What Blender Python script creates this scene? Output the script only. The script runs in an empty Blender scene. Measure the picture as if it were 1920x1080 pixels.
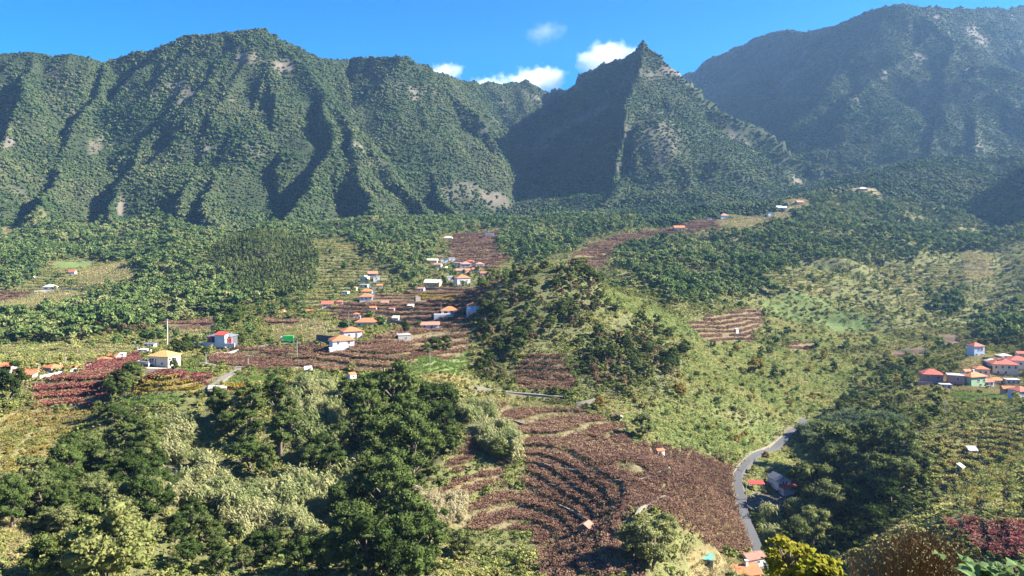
import bpy, bmesh, math, random
import numpy as np
from mathutils import Vector, Matrix
R = math.radians
random.seed(7); rng = np.random.default_rng(7)
SC = bpy.context.scene
COL = SC.collection

# ------------------------------------------------------------------ camera, sky, sun, exposure
F, HOR = 1450.0, 420.0            # focal length and horizon row in photo pixels (1920 wide)
cam_d = bpy.data.cameras.new('camera'); cam = bpy.data.objects.new('camera', cam_d); COL.objects.link(cam)
cam_d.sensor_width = 36.0; cam_d.lens = 36.0 * F / 1920.0
cam_d.shift_y = -(540.0 - HOR) / 1920.0
cam_d.clip_start = 0.2; cam_d.clip_end = 60000
cam.location = (0, 0, 0); cam.rotation_euler = (R(90), 0, 0)
SC.camera = cam
SUN_AZ, SUN_EL = R(89), R(33)
sun_vec = Vector((math.sin(SUN_AZ) * math.cos(SUN_EL), math.cos(SUN_AZ) * math.cos(SUN_EL), math.sin(SUN_EL)))
w = bpy.data.worlds.new('World'); SC.world = w; w.use_nodes = True
wn, wl = w.node_tree.nodes, w.node_tree.links
sky = wn.new('ShaderNodeTexSky'); sky.sky_type = 'NISHITA'; sky.sun_disc = False
sky.sun_elevation = SUN_EL; sky.sun_rotation = SUN_AZ
sky.altitude = 0; sky.air_density = 1.0; sky.dust_density = 0.15; sky.ozone_density = 6.0
wh = wn.new('ShaderNodeHueSaturation'); wh.inputs['Saturation'].default_value = 1.6; wh.inputs['Hue'].default_value = .513
wl.new(sky.outputs[0], wh.inputs['Color']); wl.new(wh.outputs[0], wn['Background'].inputs[0])
wn['Background'].inputs[1].default_value = 0.05
sd = bpy.data.lights.new('sun', 'SUN'); sd.energy = 5.0; sd.angle = R(0.53); sd.color = (1.0, 0.94, 0.84)
so = bpy.data.objects.new('sun', sd); COL.objects.link(so)
so.rotation_euler = (-sun_vec).to_track_quat('-Z', 'Y').to_euler()
vs = SC.view_settings; vs.view_transform = 'Standard'; vs.look = 'None'; vs.gamma = 1.0; vs.exposure = 2.25
vs.use_curve_mapping = False
try:
    SC.cycles.max_bounces = 5; SC.cycles.diffuse_bounces = 2; SC.cycles.transmission_bounces = 3
    SC.cycles.transparent_max_bounces = 6; SC.cycles.volume_bounces = 3; SC.cycles.glossy_bounces = 2
    SC.cycles.volume_max_steps = 64
except Exception: pass

# ------------------------------------------------------------------ helpers
def tag(o, label=None, cat=None, group=None, kind=None):
    if label: o['label'] = label
    if cat: o['category'] = cat
    if group: o['group'] = group
    if kind: o['kind'] = kind
    return o
def link(o, parent=None):
    COL.objects.link(o)
    if parent is not None: o.parent = parent
    return o
def mesh_np(name, verts, faces, mat=None, smooth=False):
    me = bpy.data.meshes.new(name)
    v = np.asarray(verts, np.float32); f = np.asarray(faces, np.int32)
    k = f.shape[1]
    me.vertices.add(len(v)); me.vertices.foreach_set('co', v.ravel())
    me.loops.add(f.size); me.loops.foreach_set('vertex_index', f.ravel())
    me.polygons.add(len(f)); me.polygons.foreach_set('loop_start', np.arange(0, f.size, k, dtype=np.int32))
    me.polygons.foreach_set('use_smooth', np.full(len(f), bool(smooth)))
    me.update(calc_edges=True)
    if mat is not None: me.materials.append(mat)
    return me

# ------------------------------------------------------------------ numpy gradient noise
_perm = np.concatenate([rng.permutation(512)] * 3)
_ga = rng.uniform(0, 2 * np.pi, 512); _gx, _gy = np.cos(_ga), np.sin(_ga)
def pnoise(x, y):
    xi = np.floor(x).astype(int); yi = np.floor(y).astype(int); fx = x - xi; fy = y - yi
    xi &= 511; yi &= 511
    def g(a, b, dx, dy):
        h = _perm[_perm[a & 511] + (b & 511)]; return _gx[h] * dx + _gy[h] * dy
    u = fx * fx * fx * (fx * (fx * 6 - 15) + 10); v = fy * fy * fy * (fy * (fy * 6 - 15) + 10)
    n00 = g(xi, yi, fx, fy); n10 = g(xi + 1, yi, fx - 1, fy); n01 = g(xi, yi + 1, fx, fy - 1); n11 = g(xi + 1, yi + 1, fx - 1, fy - 1)
    return ((n00 * (1 - u) + n10 * u) * (1 - v) + (n01 * (1 - u) + n11 * u) * v) * 1.5
def fbm(x, y, s, octv=4, gain=0.5):
    a, t, o = 1.0, 0, 0.0
    for i in range(octv):
        o = o + a * pnoise(x / s + 17.3 * i, y / s - 9.1 * i); t += a; a *= gain; s *= 0.5
    return o / t
def ridged(x, y, s, octv=4):
    a, t, o = 1.0, 0, 0.0
    for i in range(octv):
        o = o + a * (1 - 2 * np.abs(pnoise(x / s + 31.7 * i, y / s + 5.3 * i))); t += a; a *= 0.5; s *= 0.5
    return o / t
def sstep(a, b, x):
    t = np.clip((x - a) / (b - a), 0, 1); return t * t * (3 - 2 * t)
# ------------------------------------------------------------------ terrain: low land from surveyed points (pixel, pixel, distance)
CP = [(960,1080,185),(100,1060,150),(0,1000,155),(300,1010,170),(500,1060,168),(700,1060,172),(1200,1070,174),(1400,1075,205),(1330,1058,200),(1295,1075,195),(1350,1035,212),
 (1560,1060,215),(1650,985,235),(0,880,195),(0,770,250),(70,725,275),(150,805,240),(230,900,205),(350,960,190),
 (450,745,252),(400,850,226),(450,920,208),(450,1000,188),(560,730,268),(560,850,232),(560,950,202),(660,728,284),(700,760,276),(700,920,222),
 (700,1000,194),(780,760,285),(800,860,245),(900,742,308),(850,825,262),(820,905,232),(900,905,238),(900,1000,208),(1000,1000,211),(1000,900,243),(950,805,277),
 (1000,850,258),(1100,850,254),(1200,850,258),(1100,900,234),(1200,900,226),(1100,993,205),(1300,900,236),(1250,990,194),(1300,980,205),(1330,1015,206),(1370,880,285),(1392,930,268),(1400,980,250),(1425,1035,226),
 (1250,800,297),(1350,830,303),(1450,842,330),(1500,797,368),(1400,762,352),(1200,745,322),(1300,725,352),(1150,705,346),(1050,695,350),
 (1000,655,372),(1050,605,400),(1060,505,450),(985,521,440),(938,551,425),(908,600,405),(1140,537,462),(910,635,388),(895,705,345),(1200,590,462),(1280,655,422),
 (1350,705,402),(1450,742,400),(1500,705,450),(1560,745,420),(1000,528,640),(950,545,570),(1100,512,700),(1200,530,640),(1300,570,560),
 (1380,605,530),(1450,645,520),(1600,645,560),(1700,610,620),(1560,600,640),(1650,535,790),(1500,535,720),(1350,512,740),(1200,480,860),
 (1400,452,950),(1550,442,1000),(1700,448,1000),(1800,525,860),(1760,570,740),(1850,610,640),(1480,394,1200),(1320,416,1120),
 (1130,457,920),(1600,360,1350),(1750,312,1500),(1850,340,1450),(1900,425,1200),(850,503,720),(900,443,1020),(1000,446,1050),
 (800,563,540),(700,623,365),(700,563,540),(600,563,560),(640,487,800),(770,518,740),(600,457,950),(500,458,900),(500,530,720),
 (400,598,560),(300,570,620),(200,610,500),(100,645,440),(0,645,430),(100,545,750),(0,565,700),(200,490,900),(0,458,1050),
 (300,440,1150),(100,440,1150),(450,622,430),(300,645,390),(540,650,372),(350,690,302),(300,702,264),(200,692,300),(90,702,288),
 (250,722,268),(600,692,310),(650,661,326),(750,692,306),(840,682,322),(800,623,385),(850,594,430),(380,735,258),(500,715,275),
 (1745,733,365),(1880,712,385),(1830,678,402),(1915,750,312),(1800,748,345),(1680,748,362),(1600,805,330),(1560,850,310),(1700,835,272),(1650,845,284),(1590,900,285),
 (1820,853,262),(1900,806,272),(1900,885,217),(1850,955,178),(1900,1025,145),(1750,965,197),(1700,1010,178),(1600,930,262),(1510,900,283),
 (1465,925,275),(900,410,1400),(1000,408,1500),(1200,405,1380),(1440,392,1480),(600,440,1080),(750,425,1150)]
WP = [(0,1.5,-2.2),(-1.4,1.5,-2.2),(1.4,1.5,-2.2),(0,4,-4.5),(-4,4,-4.5),(4,4,-4.5),(0,10,-9),(-10,10,-9),(10,10,-8.6),(0,30,-21),(-28,30,-21),(28,30,-20),(0,60,-40),(-60,60,-40),(60,60,-38),
 (40,168,-87),(50,165,-90),(60,183,-94),(40,150,-81),(70,178,-93),(55,150,-83),(20,150,-79),(-6,10,-9.5),(-15,25,-18.5),(-24,40,-28),(-45,60,-41),(-70,110,-60),(0,100,-59),(-90,100,-56),(95,100,-52),(160,140,-58),(330,300,-52),(450,520,-45),(650,700,-10),(900,900,110),(1000,1300,180),
 (-400,300,-58),(-600,600,-50),(-700,1000,-20),(-1300,1500,30),(0,2200,60),(-900,2200,60),(900,2200,120),(0,3400,60),(2000,3400,200),(-2000,3400,60),(1600,1900,200)]
cp = np.array([[(p[0]-960)/F*p[2], p[2], (HOR-p[1])/F*p[2]] for p in CP] + [list(p) for p in WP], float)
def uv(x, y): return np.stack([x / np.maximum(y, .5), np.log(np.maximum(y, .5))], -1)
_P = uv(cp[:,0], cp[:,1]); _P[:,0] = np.clip(_P[:,0], -2, 2)
def _tps(r2): return 0.5 * r2 * np.log(r2 + 1e-12)
_n = len(cp); _A = np.zeros((_n+3, _n+3)); _d = ((_P[:,None]-_P[None])**2).sum(-1)
_A[:_n,:_n] = _tps(_d) + np.eye(_n) * 2e-4; _A[:_n,_n] = 1; _A[:_n,_n+1:] = _P; _A[_n,:_n] = 1; _A[_n+1:,:_n] = _P.T
_W = np.linalg.solve(_A, np.concatenate([cp[:,2], [0,0,0]]))
def low(x, y):
    q = uv(x, y); sh = x.shape; q = q.reshape(-1, 2); out = np.empty(len(q))
    for i in range(0, len(q), 20000):
        a = q[i:i+20000]; d = (a[:,None,0]-_P[None,:,0])**2 + (a[:,None,1]-_P[None,:,1])**2
        out[i:i+20000] = _tps(d) @ _W[:_n] + _W[_n] + a @ _W[_n+1:]
    return out.reshape(sh)

# ------------------------------------------------------------------ mountains: crest and spur lines; each falls away with its own slope
RIDGES = [  # (mountain id, slope to the left of the line, slope to the right, points)
 (0,1.25,1.25,[(-500,150,1700),(-200,125,1700),(0,98,1750),(60,94,1750),(130,96,1750),(200,109,1800),(240,106,1820),(300,96,1820),(340,68,1800),(400,58,1800),(460,51,1800),(500,56,1800),(540,76,1820),(590,101,1850),(660,111,1900),(740,100,1850),(790,121,1880),(830,138,1950),(862,151,2050)]),
 (1,1.7,1.9,[(862,151,2050),(900,153,2300),(960,146,2400),(1000,158,2450),(1040,166,2450),(1080,158,2300),(1100,133,2150),(1130,120,2080),(1165,108,1980),(1185,98,1930),(1205,81,1900)]),
 (2,1.45,1.45,[(1205,200,3500),(1280,139,3400),(1330,110,3250),(1400,76,3050),(1450,58,2900),(1560,50,2650),(1620,26,2500),(1660,8,2420),(1690,3,2400),(1730,12,2420),(1780,16,2500),(1870,18,2700),(1920,10,2900),(2300,-20,3000)]),
 (0,1.4,1.15,[(520,66,1810),(560,112,1760),(600,165,1700),(650,220,1620),(700,280,1540),(750,340,1450),(800,395,1350),(835,425,1220)]),
 (0,1.7,1.3,[(740,100,1850),(765,150,1800),(760,215,1720),(785,290,1620),(815,350,1520),(850,400,1400)]),
 (0,1.7,1.9,[(800,126,1900),(860,180,1850),(905,225,1800),(935,268,1760),(905,330,1690),(875,390,1560)]),
 (0,2.5,.9,[(445,56,1800),(432,115,1735),(400,155,1670),(386,225,1570),(380,300,1450),(352,372,1305)]),
 (0,1.9,.9,[(500,60,1800),(505,125,1720),(475,185,1630),(442,250,1540),(420,310,1440),(400,400,1250)]),
 (0,2.1,.95,[(200,109,1800),(190,170,1680),(140,230,1560),(115,290,1450),(85,350,1330),(50,410,1200)]),
 (0,1.5,.85,[(60,94,1750),(45,180,1590),(20,260,1450),(-20,330,1300)]),
 (0,2.3,.9,[(600,165,1700),(625,270,1500),(590,345,1350),(520,420,1160)]),
 (0,1.6,1.7,[(300,96,1820),(315,170,1690),(260,260,1550),(232,330,1420),(195,400,1260)]),
 (0,1.3,.9,[(650,220,1620),(690,330,1400),(705,410,1230)]),
 (0,1.5,.85,[(-200,125,1700),(-220,250,1450),(-240,380,1200)]),
 (1,1.9,.95,[(1205,81,1900),(1200,180,1790),(1188,250,1715),(1196,330,1590),(1170,380,1470),(1130,405,1400)]),
 (1,1.0,1.3,[(1205,81,1900),(1250,140,1880),(1300,200,1850),(1342,250,1800),(1392,312,1750),(1432,372,1640),(1450,395,1560)]),
 (0,.5,.55,[(520,420,1160),(508,428,990),(498,446,880),(515,492,765)]),
 (1,.5,.55,[(1080,400,1450),(1020,416,1220),(985,445,1040)]),
 (0,.5,.6,[(300,400,1250),(330,425,1100),(345,470,900)]),
 (0,.5,.6,[(100,415,1200),(130,440,1050)]),
 (0,.5,.6,[(705,410,1230),(735,440,1050),(742,478,900)]),
 (2,.5,.55,[(1640,345,1560),(1570,372,1320),(1500,398,1160)]),
 (2,.55,.6,[(1820,340,1600),(1800,392,1270),(1765,455,1030),(1745,520,880)]),
 (2,.55,.6,[(1700,330,1560),(1680,400,1220),(1640,460,1000)]),
 (1,1.0,.9,[(1245,140,1880),(1260,240,1720),(1290,330,1560),(1300,395,1430)]),
 (1,1.6,1.5,[(1080,158,2300),(1032,225,2230),(1002,285,2130),(965,335,2010),(935,380,1850)]),
 (1,1.6,1.3,[(960,146,2400),(975,200,2330),(950,270,2220)]),
 (2,1.3,1.0,[(1330,110,3250),(1320,170,3100),(1300,210,3000)]),
 (2,1.7,1.05,[(1450,58,2900),(1445,110,2780),(1420,170,2650),(1398,235,2520)]),
 (2,1.7,1.05,[(1500,56,2780),(1505,110,2650),(1485,150,2550)]),
 (2,1.7,1.05,[(1680,4,2450),(1650,60,2340),(1600,110,2270),(1560,150,2200)]),
 (2,1.7,1.05,[(1730,12,2450),(1740,60,2310),(1700,105,2210),(1640,150,2110),(1595,185,2040),(1590,215,1990)]),
 (2,1.4,.95,[(1735,30,2380),(1790,72,2250),(1832,112,2150),(1870,175,2000),(1900,240,1880),(1920,310,1760)]),
 (2,1.4,.95,[(1785,72,2250),(1772,160,2050),(1765,235,1900),(1730,300,1740),(1640,345,1560)]),
 (2,1.4,.95,[(1832,112,2150),(1815,200,1960),(1830,290,1760),(1820,340,1600)]),
 (2,1.4,.95,[(1870,18,2700),(1900,80,2500),(1960,150,2250),(2010,280,1900)]),
]
def mount(x, y):
    z = np.full(x.shape, -500.0); who = np.zeros(x.shape, np.int8)
    far = y > 800
    xs, ys = x[far], y[far]
    _aw = 1-.8*np.exp(-(np.hypot(xs-321, ys-1900)/140)**2)
    wx = xs + _aw*28 * fbm(xs, ys, 210, 4) + _aw*13 * fbm(xs + 900, ys, 70, 3)
    wy = ys + _aw*28 * fbm(xs + 500, ys + 300, 210, 4) + _aw*13 * fbm(xs, ys + 900, 70, 3)
    best = np.full(xs.shape, -500.0); bw = np.zeros(xs.shape, np.int8)
    for mid, sl, sr, pts in RIDGES:
        P3 = [((a-960)/F*Y, Y, (HOR-b)/F*Y) for a, b, Y in pts]
        zr = np.full(xs.shape, -900.0)
        arc = 0.0
        for (x0,y0,z0),(x1,y1,z1) in zip(P3[:-1], P3[1:]):
            dx, dy = x1-x0, y1-y0; L2 = dx*dx+dy*dy
            t0 = ((wx-x0)*dx + (wy-y0)*dy)/L2; t = np.clip(t0, 0, 1)
            ex, ey = wx-(x0+t*dx), wy-(y0+t*dy); d = np.sqrt(ex*ex+ey*ey)
            side = (dx*ey - dy*ex) > 0
            s = np.where(side, sr, sl)
            if arc == 0: s = np.where(t0 < 0, 2.3, s)
            # steep shoulder below the crest, easing further down
            q = (arc + t*math.sqrt(L2)) + np.where(side, 0, 777.0) + 0.25*d
            arc += math.sqrt(L2)
            drop = s * (d * 0.82 + 70 * (1 - np.exp(-d / 130.0)) * 0.4)
            drop = drop * (1 + 0.30*pnoise(q/85.0, q*0+mid*3.3+len(pts)) + 0.20*pnoise(q/33.0, q*0+mid*7.7+len(pts)))
            zr = np.maximum(zr, z0 + t*(z1-z0) - drop)
        m = zr > best; bw[m] = mid
        k = 10.0; hh = np.clip(0.5 + 0.5*(zr-best)/k, 0, 1)
        best = best*(1-hh) + zr*hh + k*hh*(1-hh)
    amp = np.clip((best + 20)/150.0, 0, 1)
    _ad = np.hypot(xs-321, ys-1900); amp = amp*(1-.85*np.exp(-(_ad/110)**2))
    best = best + 5*np.exp(-(_ad/60)**2) + amp * (17 * ridged(wx, wy, 190, 5) + 8 * fbm(xs, ys, 70, 3) - 8)
    z[far] = best; who[far] = bw
    return z, who
def height(x, y):
    zl = low(x, y) + np.clip((y-60)/300, 0, 1) * 1.2 * fbm(x, y, 28, 3) + np.clip((y-450)/300, 0, 1) * (9 * fbm(x, y, 130, 3) + 11*sstep(-.02,.2,x/y)*ridged(x+.4*y, y, 170, 3))
    zm, who = mount(x, y)
    k = 22.0; h = np.clip(0.5 + 0.5*(zm-zl)/k, 0, 1)
    z = zl*(1-h) + zm*h + k*h*(1-h)*0.6
    return z, who, (zm > zl + 6)
# grid: rows get longer with distance, columns fan out
ROWS = np.concatenate([np.geomspace(1.5, 120, 90)[:-1], np.geomspace(120, 3900, 770)]); NU = 620
US = np.linspace(-0.98, 0.98, NU)
GX = US[None] * ROWS[:,None]; GY = np.repeat(ROWS[:,None], NU, 1)
GZ, GWHO, GM = height(GX, GY)
LR = np.log(ROWS)
def fidx(x, y):
    i = np.interp(np.log(np.maximum(y, 1.5)), LR, np.arange(len(ROWS))); j = (x/np.maximum(y, 1.5) - US[0])/(US[1]-US[0])
    return np.clip(i, 0, len(ROWS)-1.001), np.clip(j, 0, NU-1.001)
def samp(G, x, y):
    i, j = fidx(x, y); a = i.astype(int); b = j.astype(int); u = i-a; v = j-b
    return (G[a,b]*(1-v)+G[a,b+1]*v)*(1-u) + (G[a+1,b]*(1-v)+G[a+1,b+1]*v)*u
def hz(x, y): return float(samp(GZ, np.array([x], float), np.array([y], float))[0])
VIS0 = GZ / GY
def pick(px, py):
    """walk the sight line of a photo pixel out to the ground; returns x, y, z"""
    u = (px-960)/F; t = (HOR-py)/F; j = (u-US[0])/(US[1]-US[0]); b = int(np.clip(j, 0, NU-2)); v = j-b
    prof = VIS0[:,b]*(1-v)+VIS0[:,b+1]*v
    k = np.nonzero((prof >= t) & (ROWS > 60))[0]
    k = k[0] if len(k) else len(ROWS)-1
    f = 0.0 if k == 0 else np.clip((t-prof[k-1])/(prof[k]-prof[k-1]+1e-9), 0, 1)
    Y = math.exp(LR[k-1]+(LR[k]-LR[k-1])*f); x = u*Y
    return x, Y, hz(x, Y)
# ------------------------------------------------------------------ land cover: plots surveyed as outlines on the ground
SCRUB, FOREST, WOOD, VINE, REDVINE, YELVINE, GREEN, TAN, FERN, CANE, BARE, GROVE, YELSCRUB, DCANE, PINE, TERR, DRYCANE = range(17)
PLOTS = [
 (WOOD,[(0,400),(250,390),(460,440),(560,420),(800,410),(1000,400),(1000,430),(830,455),(790,520),(760,540),(700,500),(640,470),(590,450),(560,480),(600,540),(520,560),(380,600),(280,620),(150,640),(0,640)]),
 (PINE,[(420,450),(500,440),(560,450),(595,490),(590,540),(540,560),(470,560),(420,520),(390,490)]),
 (TERR,[(90,495),(180,482),(260,500),(270,530),(200,560),(130,575),(0,590),(0,560),(60,530)]),
 (TAN,[(0,555),(100,545),(170,545),(110,575),(40,590),(0,600)]),
 (VINE,[(0,548),(60,545),(50,556),(0,566)]),
 (TAN,[(0,428),(35,422),(42,436),(0,442)]),
 (TERR,[(570,450),(650,445),(680,470),(760,520),(780,545),(720,560),(620,565),(590,560),(600,500)]),
 (TERR,[(0,640),(150,645),(260,640),(270,660),(180,672),(60,680),(0,680)]),
 (TAN,[(320,610),(400,600),(400,625),(330,630)]), (TAN,[(150,500),(240,495),(260,515),(190,535),(150,530)]), (VINE,[(300,606),(400,596),(402,616),(310,622)]),
 (TAN,[(520,600),(600,598),(640,610),(640,636),(560,640),(500,640)]),
 (TERR,[(820,450),(870,430),(960,428),(990,450),(960,500),(880,515),(820,500)]),
 (VINE,[(850,440),(940,432),(965,445),(960,480),(930,505),(870,505),(840,480)]),
 (WOOD,[(940,440),(1000,400),(1100,400),(1200,405),(1180,430),(1100,450),(1060,480),(990,500),(930,470)]),
 (WOOD,[(1150,470),(1250,450),(1420,430),(1500,400),(1550,340),(1620,300),(1760,270),(1920,280),(1920,470),(1820,470),(1750,470),(1700,500),(1600,500),(1500,490),(1460,520),(1480,560),(1400,560),(1330,570),(1260,580),(1200,530),(1150,500)]),
 (TERR,[(1640,500),(1800,490),(1830,500),(1810,560),(1700,580),(1640,540)]),
 (TAN,[(1800,470),(1860,480),(1860,520),(1820,530)]),
 (WOOD,[(1500,560),(1560,560),(1570,600),(1520,610)]), (WOOD,[(1740,560),(1800,555),(1810,590),(1760,600)]),
 (WOOD,[(1830,600),(1920,560),(1920,660),(1850,650)]),
 (VINE,[(1000,505),(1060,492),(1100,462),(1160,440),(1280,420),(1345,405),(1350,435),(1250,440),(1160,462),(1140,482),(1060,505)]),
 (TAN,[(1340,408),(1480,398),(1490,410),(1430,425),(1350,432)]),
 (YELVINE,[(1065,484),(1140,474),(1140,480),(1060,490)]),
 (VINE,[(400,662),(455,650),(560,648),(620,652),(700,640),(770,640),(880,640),(880,655),(790,672),(770,690),(745,704),(590,694),(450,692),(395,682)]), (VINE,[(600,582),(660,566),(720,553),(790,540),(880,538),(950,528),(975,535),(905,556),(888,585),(885,600),(880,645),(760,652),(700,640),(760,606),(700,600),(640,602)]),
 (YELVINE,[(762,552),(820,552),(858,562),(850,567),(775,560)]),
 (TERR,[(555,570),(680,545),(690,555),(610,585)]),
 (VINE,[(500,596),(560,600),(552,612),(495,612)]),
 (VINE,[(455,650),(560,650),(620,665),(700,660),(770,690),(745,703),(620,698),(590,690),(480,690),(450,672)]),
 (VINE,[(400,660),(450,652),(455,672),(390,676)]),
 (GREEN,[(750,692),(790,670),(880,650),(885,668),(862,700),(760,708)]),
 (YELSCRUB,[(690,700),(760,708),(870,702),(880,722),(760,720)]),
 (REDVINE,[(65,728),(90,712),(150,700),(165,684),(262,664),(268,692),(220,722),(192,762),(130,765),(66,764)]),
 (GREEN,[(270,694),(380,694),(400,704),(275,706)]),
 (REDVINE,[(275,706),(405,706),(400,722),(275,724)]),
 (YELVINE,[(252,725),(388,724),(380,738),(255,742)]),
 (GREEN,[(235,748),(345,744),(345,756),(240,766)]),
 (GREEN,[(420,712),(520,705),(540,716),(430,724)]), (YELVINE,[(400,728),(500,722),(520,730),(420,738)]),
 (YELSCRUB,[(0,770),(70,765),(130,767),(195,764),(150,800),(125,860),(60,880),(0,905)]),
 (GROVE,[(180,860),(250,800),(300,840),(310,960),(250,1010),(150,1010),(0,1010),(0,930),(80,920),(130,870)]),
 (TAN,[(0,975),(50,970),(60,1020),(0,1040)]),
 (CANE,[(530,735),(600,722),(650,765),(640,850),(585,885),(540,800)]),
 (CANE,[(290,805),(360,790),(350,880),(425,885),(430,945),(300,955)]),
 (CANE,[(400,950),(560,910),(690,875),(640,955),(580,1020),(450,1010)]),
 (DRYCANE,[(765,935),(870,930),(885,985),(790,990)]),
 (CANE,[(850,765),(940,770),(965,830),(960,870),(925,870),(880,810)]),
 (GROVE,[(640,760),(860,740),(850,830),(800,900),(770,960),(820,1080),(590,1080),(640,960),(700,900),(650,830)]),
 (VINE,[(900,748),(1080,768),(1165,800),(1190,830),(1290,845),(1372,875),(1385,900),(1383,960),(1408,1032),(1330,1025),(1250,968),(1190,952),(1170,985),(1215,1095),(1020,1095),(1000,1000),(985,930),(985,870),(945,805)]),
 (VINE,[(808,928),(850,902),(942,868),(946,892),(880,928),(830,942)]),
 (VINE,[(838,872),(880,815),(922,815),(900,845),(860,892)]),
 (VINE,[(880,948),(945,905),(960,920),(1000,945),(1000,992),(860,988)]),
 (TAN,[(900,740),(960,745),(1080,764),(1060,770),(960,756),(900,752)]),
 (WOOD,[(895,560),(960,522),(1060,510),(1130,535),(1150,580),(1060,640),(985,660),(960,705),(898,722)]), (WOOD,[(1100,640),(1180,590),(1240,620),(1290,660),(1280,705),(1230,730),(1170,742),(1110,725),(1080,680)]), (VINE,[(990,662),(1050,665),(1085,720),(1060,732),(975,728),(960,702)]),
 (FERN,[(1130,760),(1190,752),(1260,755),(1400,800),(1480,792),(1450,830),(1395,862),(1310,842),(1220,832),(1170,800)]),
 (FERN,[(1120,560),(1165,580),(1230,610),(1290,670),(1260,740),(1330,770),(1480,790),(1510,795),(1580,750),(1640,700),(1560,660),(1440,650),(1300,605),(1200,560),(1150,545)]),
 (FERN,[(1440,850),(1520,790),(1500,880),(1420,890)]),
 (VINE,[(1290,608),(1340,592),(1425,577),(1430,602),(1405,640),(1330,642)]),
 (FERN,[(1430,560),(1560,560),(1640,600),(1700,640),(1620,650),(1500,640),(1440,610)]), (VINE,[(1475,642),(1525,640),(1525,656),(1480,656)]), (REDVINE,[(1670,656),(1740,650),(1740,665),(1672,668)]), (REDVINE,[(1755,627),(1800,624),(1800,646),(1765,646)]),
 (TAN,[(1600,350),(1640,352),(1645,364),(1600,366)]), (TAN,[(1470,378),(1520,376),(1525,392),(1470,398)]), (TERR,[(1440,505),(1560,520),(1545,560),(1440,548)]), (GREEN,[(105,492),(178,485),(176,497),(100,505)]), (GREEN,[(300,612),(330,606),(335,614),(300,620)]), (TERR,[(280,628),(380,622),(385,640),(290,645)]), (GREEN,[(1540,598),(1620,600),(1630,615),(1560,620)]),
 (DCANE,[(1500,820),(1580,785),(1700,800),(1660,860),(1560,880)]),
 (GREEN,[(1770,735),(1895,728),(1900,752),(1800,752)]),
 (TERR,[(1820,800),(1920,790),(1920,975),(1830,960),(1740,930),(1780,870)]),
 (REDVINE,[(1775,978),(1930,985),(1930,1055),(1860,1045),(1815,1015)]),
 (CANE,[(1425,985),(1460,985),(1490,1005),(1500,1040),(1445,1035)]), (TAN,[(1290,1040),(1340,1030),(1420,1040),(1425,1075),(1290,1085)]), (GROVE,[(1500,880),(1580,880),(1720,850),(1700,900),(1600,1040),(1480,1040),(1470,960)]),
 (BARE,[(1398,925),(1440,925),(1500,930),(1500,945),(1400,950)]),
 (TAN,[(1725,705),(1790,694),(1830,668),(1920,668),(1920,736),(1800,732),(1725,732)]), (BARE,[(272,690),(345,690),(335,702),(275,704)]),
]
_uu = np.repeat(US[None], len(ROWS), 0); _ll = np.repeat(LR[:,None], NU, 1)
def inpoly(poly, a, b):
    c = np.zeros(a.shape, bool); n = len(poly); j = n-1
    for i in range(n):
        xi, yi = poly[i]; xj, yj = poly[j]
        if yi != yj:
            c ^= ((yi > b) != (yj > b)) & (a < (xj-xi)*(b-yi)/(yj-yi)+xi)
        j = i
    return c
GC = np.where(GM, FOREST, SCRUB).astype(np.int8)
_wu = _uu + 0.006*fbm(_uu*300, _ll*300, 9, 2); _wl = _ll + 0.006*fbm(_uu*300+50, _ll*300, 9, 2)
def wpoly(pts):
    out = []
    for p in pts:
        x, y, z = pick(*p); out.append((x/y, math.log(y)))
    return out
for cls, pts in PLOTS:
    P = wpoly(pts)
    lo = min(p[1] for p in P)-.02; hi = max(p[1] for p in P)+.02
    i0, i1 = np.searchsorted(LR, [lo, hi]); i1 = min(i1+1, len(ROWS))
    m = inpoly(P, _wu[i0:i1], _wl[i0:i1]); GC[i0:i1][m] = cls
GC[(GM & (GY > 1250)) | ((GY > 1080) & np.isin(GC, [SCRUB])) | ((GY > 1300) & (GC == WOOD))] = FOREST
ROAD_PTS = dict(valley=[(1440,1078),(1424,1042),(1404,995),(1392,950),(1384,915),(1384,888),(1402,868),(1440,846),(1474,822),(1500,800),(1506,786)], track=[(385,735),(412,716),(438,700),(447,690)],
 lane=[(380,680),(420,687),(470,690),(520,688),(560,690)], village=[(470,652),(530,644),(590,644),(640,642)], steep=[(697,560),(703,548),(700,540),(690,534),(700,526)], levada=[(888,729),(940,735),(1000,741),(1060,746)])
for _k, _pts in ROAD_PTS.items():      # keep roads clear of planting
    _P = [pick(*p)[:2] for p in _pts]; _r = 2.3 if _k == 'valley' else 2.2; _d = np.full(GX.shape, 1e9)
    _bb = (GY > min(p[1] for p in _P)-9) & (GY < max(p[1] for p in _P)+9); _gx2, _gy2 = GX[_bb], GY[_bb]; _dd = np.full(_gx2.shape, 1e9)
    for (xa,ya),(xb,yb) in zip(_P[:-1], _P[1:]):
        _L = (xb-xa)**2+(yb-ya)**2; _tt = np.clip(((_gx2-xa)*(xb-xa)+(_gy2-ya)*(yb-ya))/_L, 0, 1); _dd = np.minimum(_dd, np.hypot(_gx2-xa-_tt*(xb-xa), _gy2-ya-_tt*(yb-ya)))
    _d[_bb] = _dd; GC[_d < _r] = BARE
def cover(x, y):
    i, j = fidx(x, y); return GC[np.round(i).astype(int), np.round(j).astype(int)]
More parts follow.
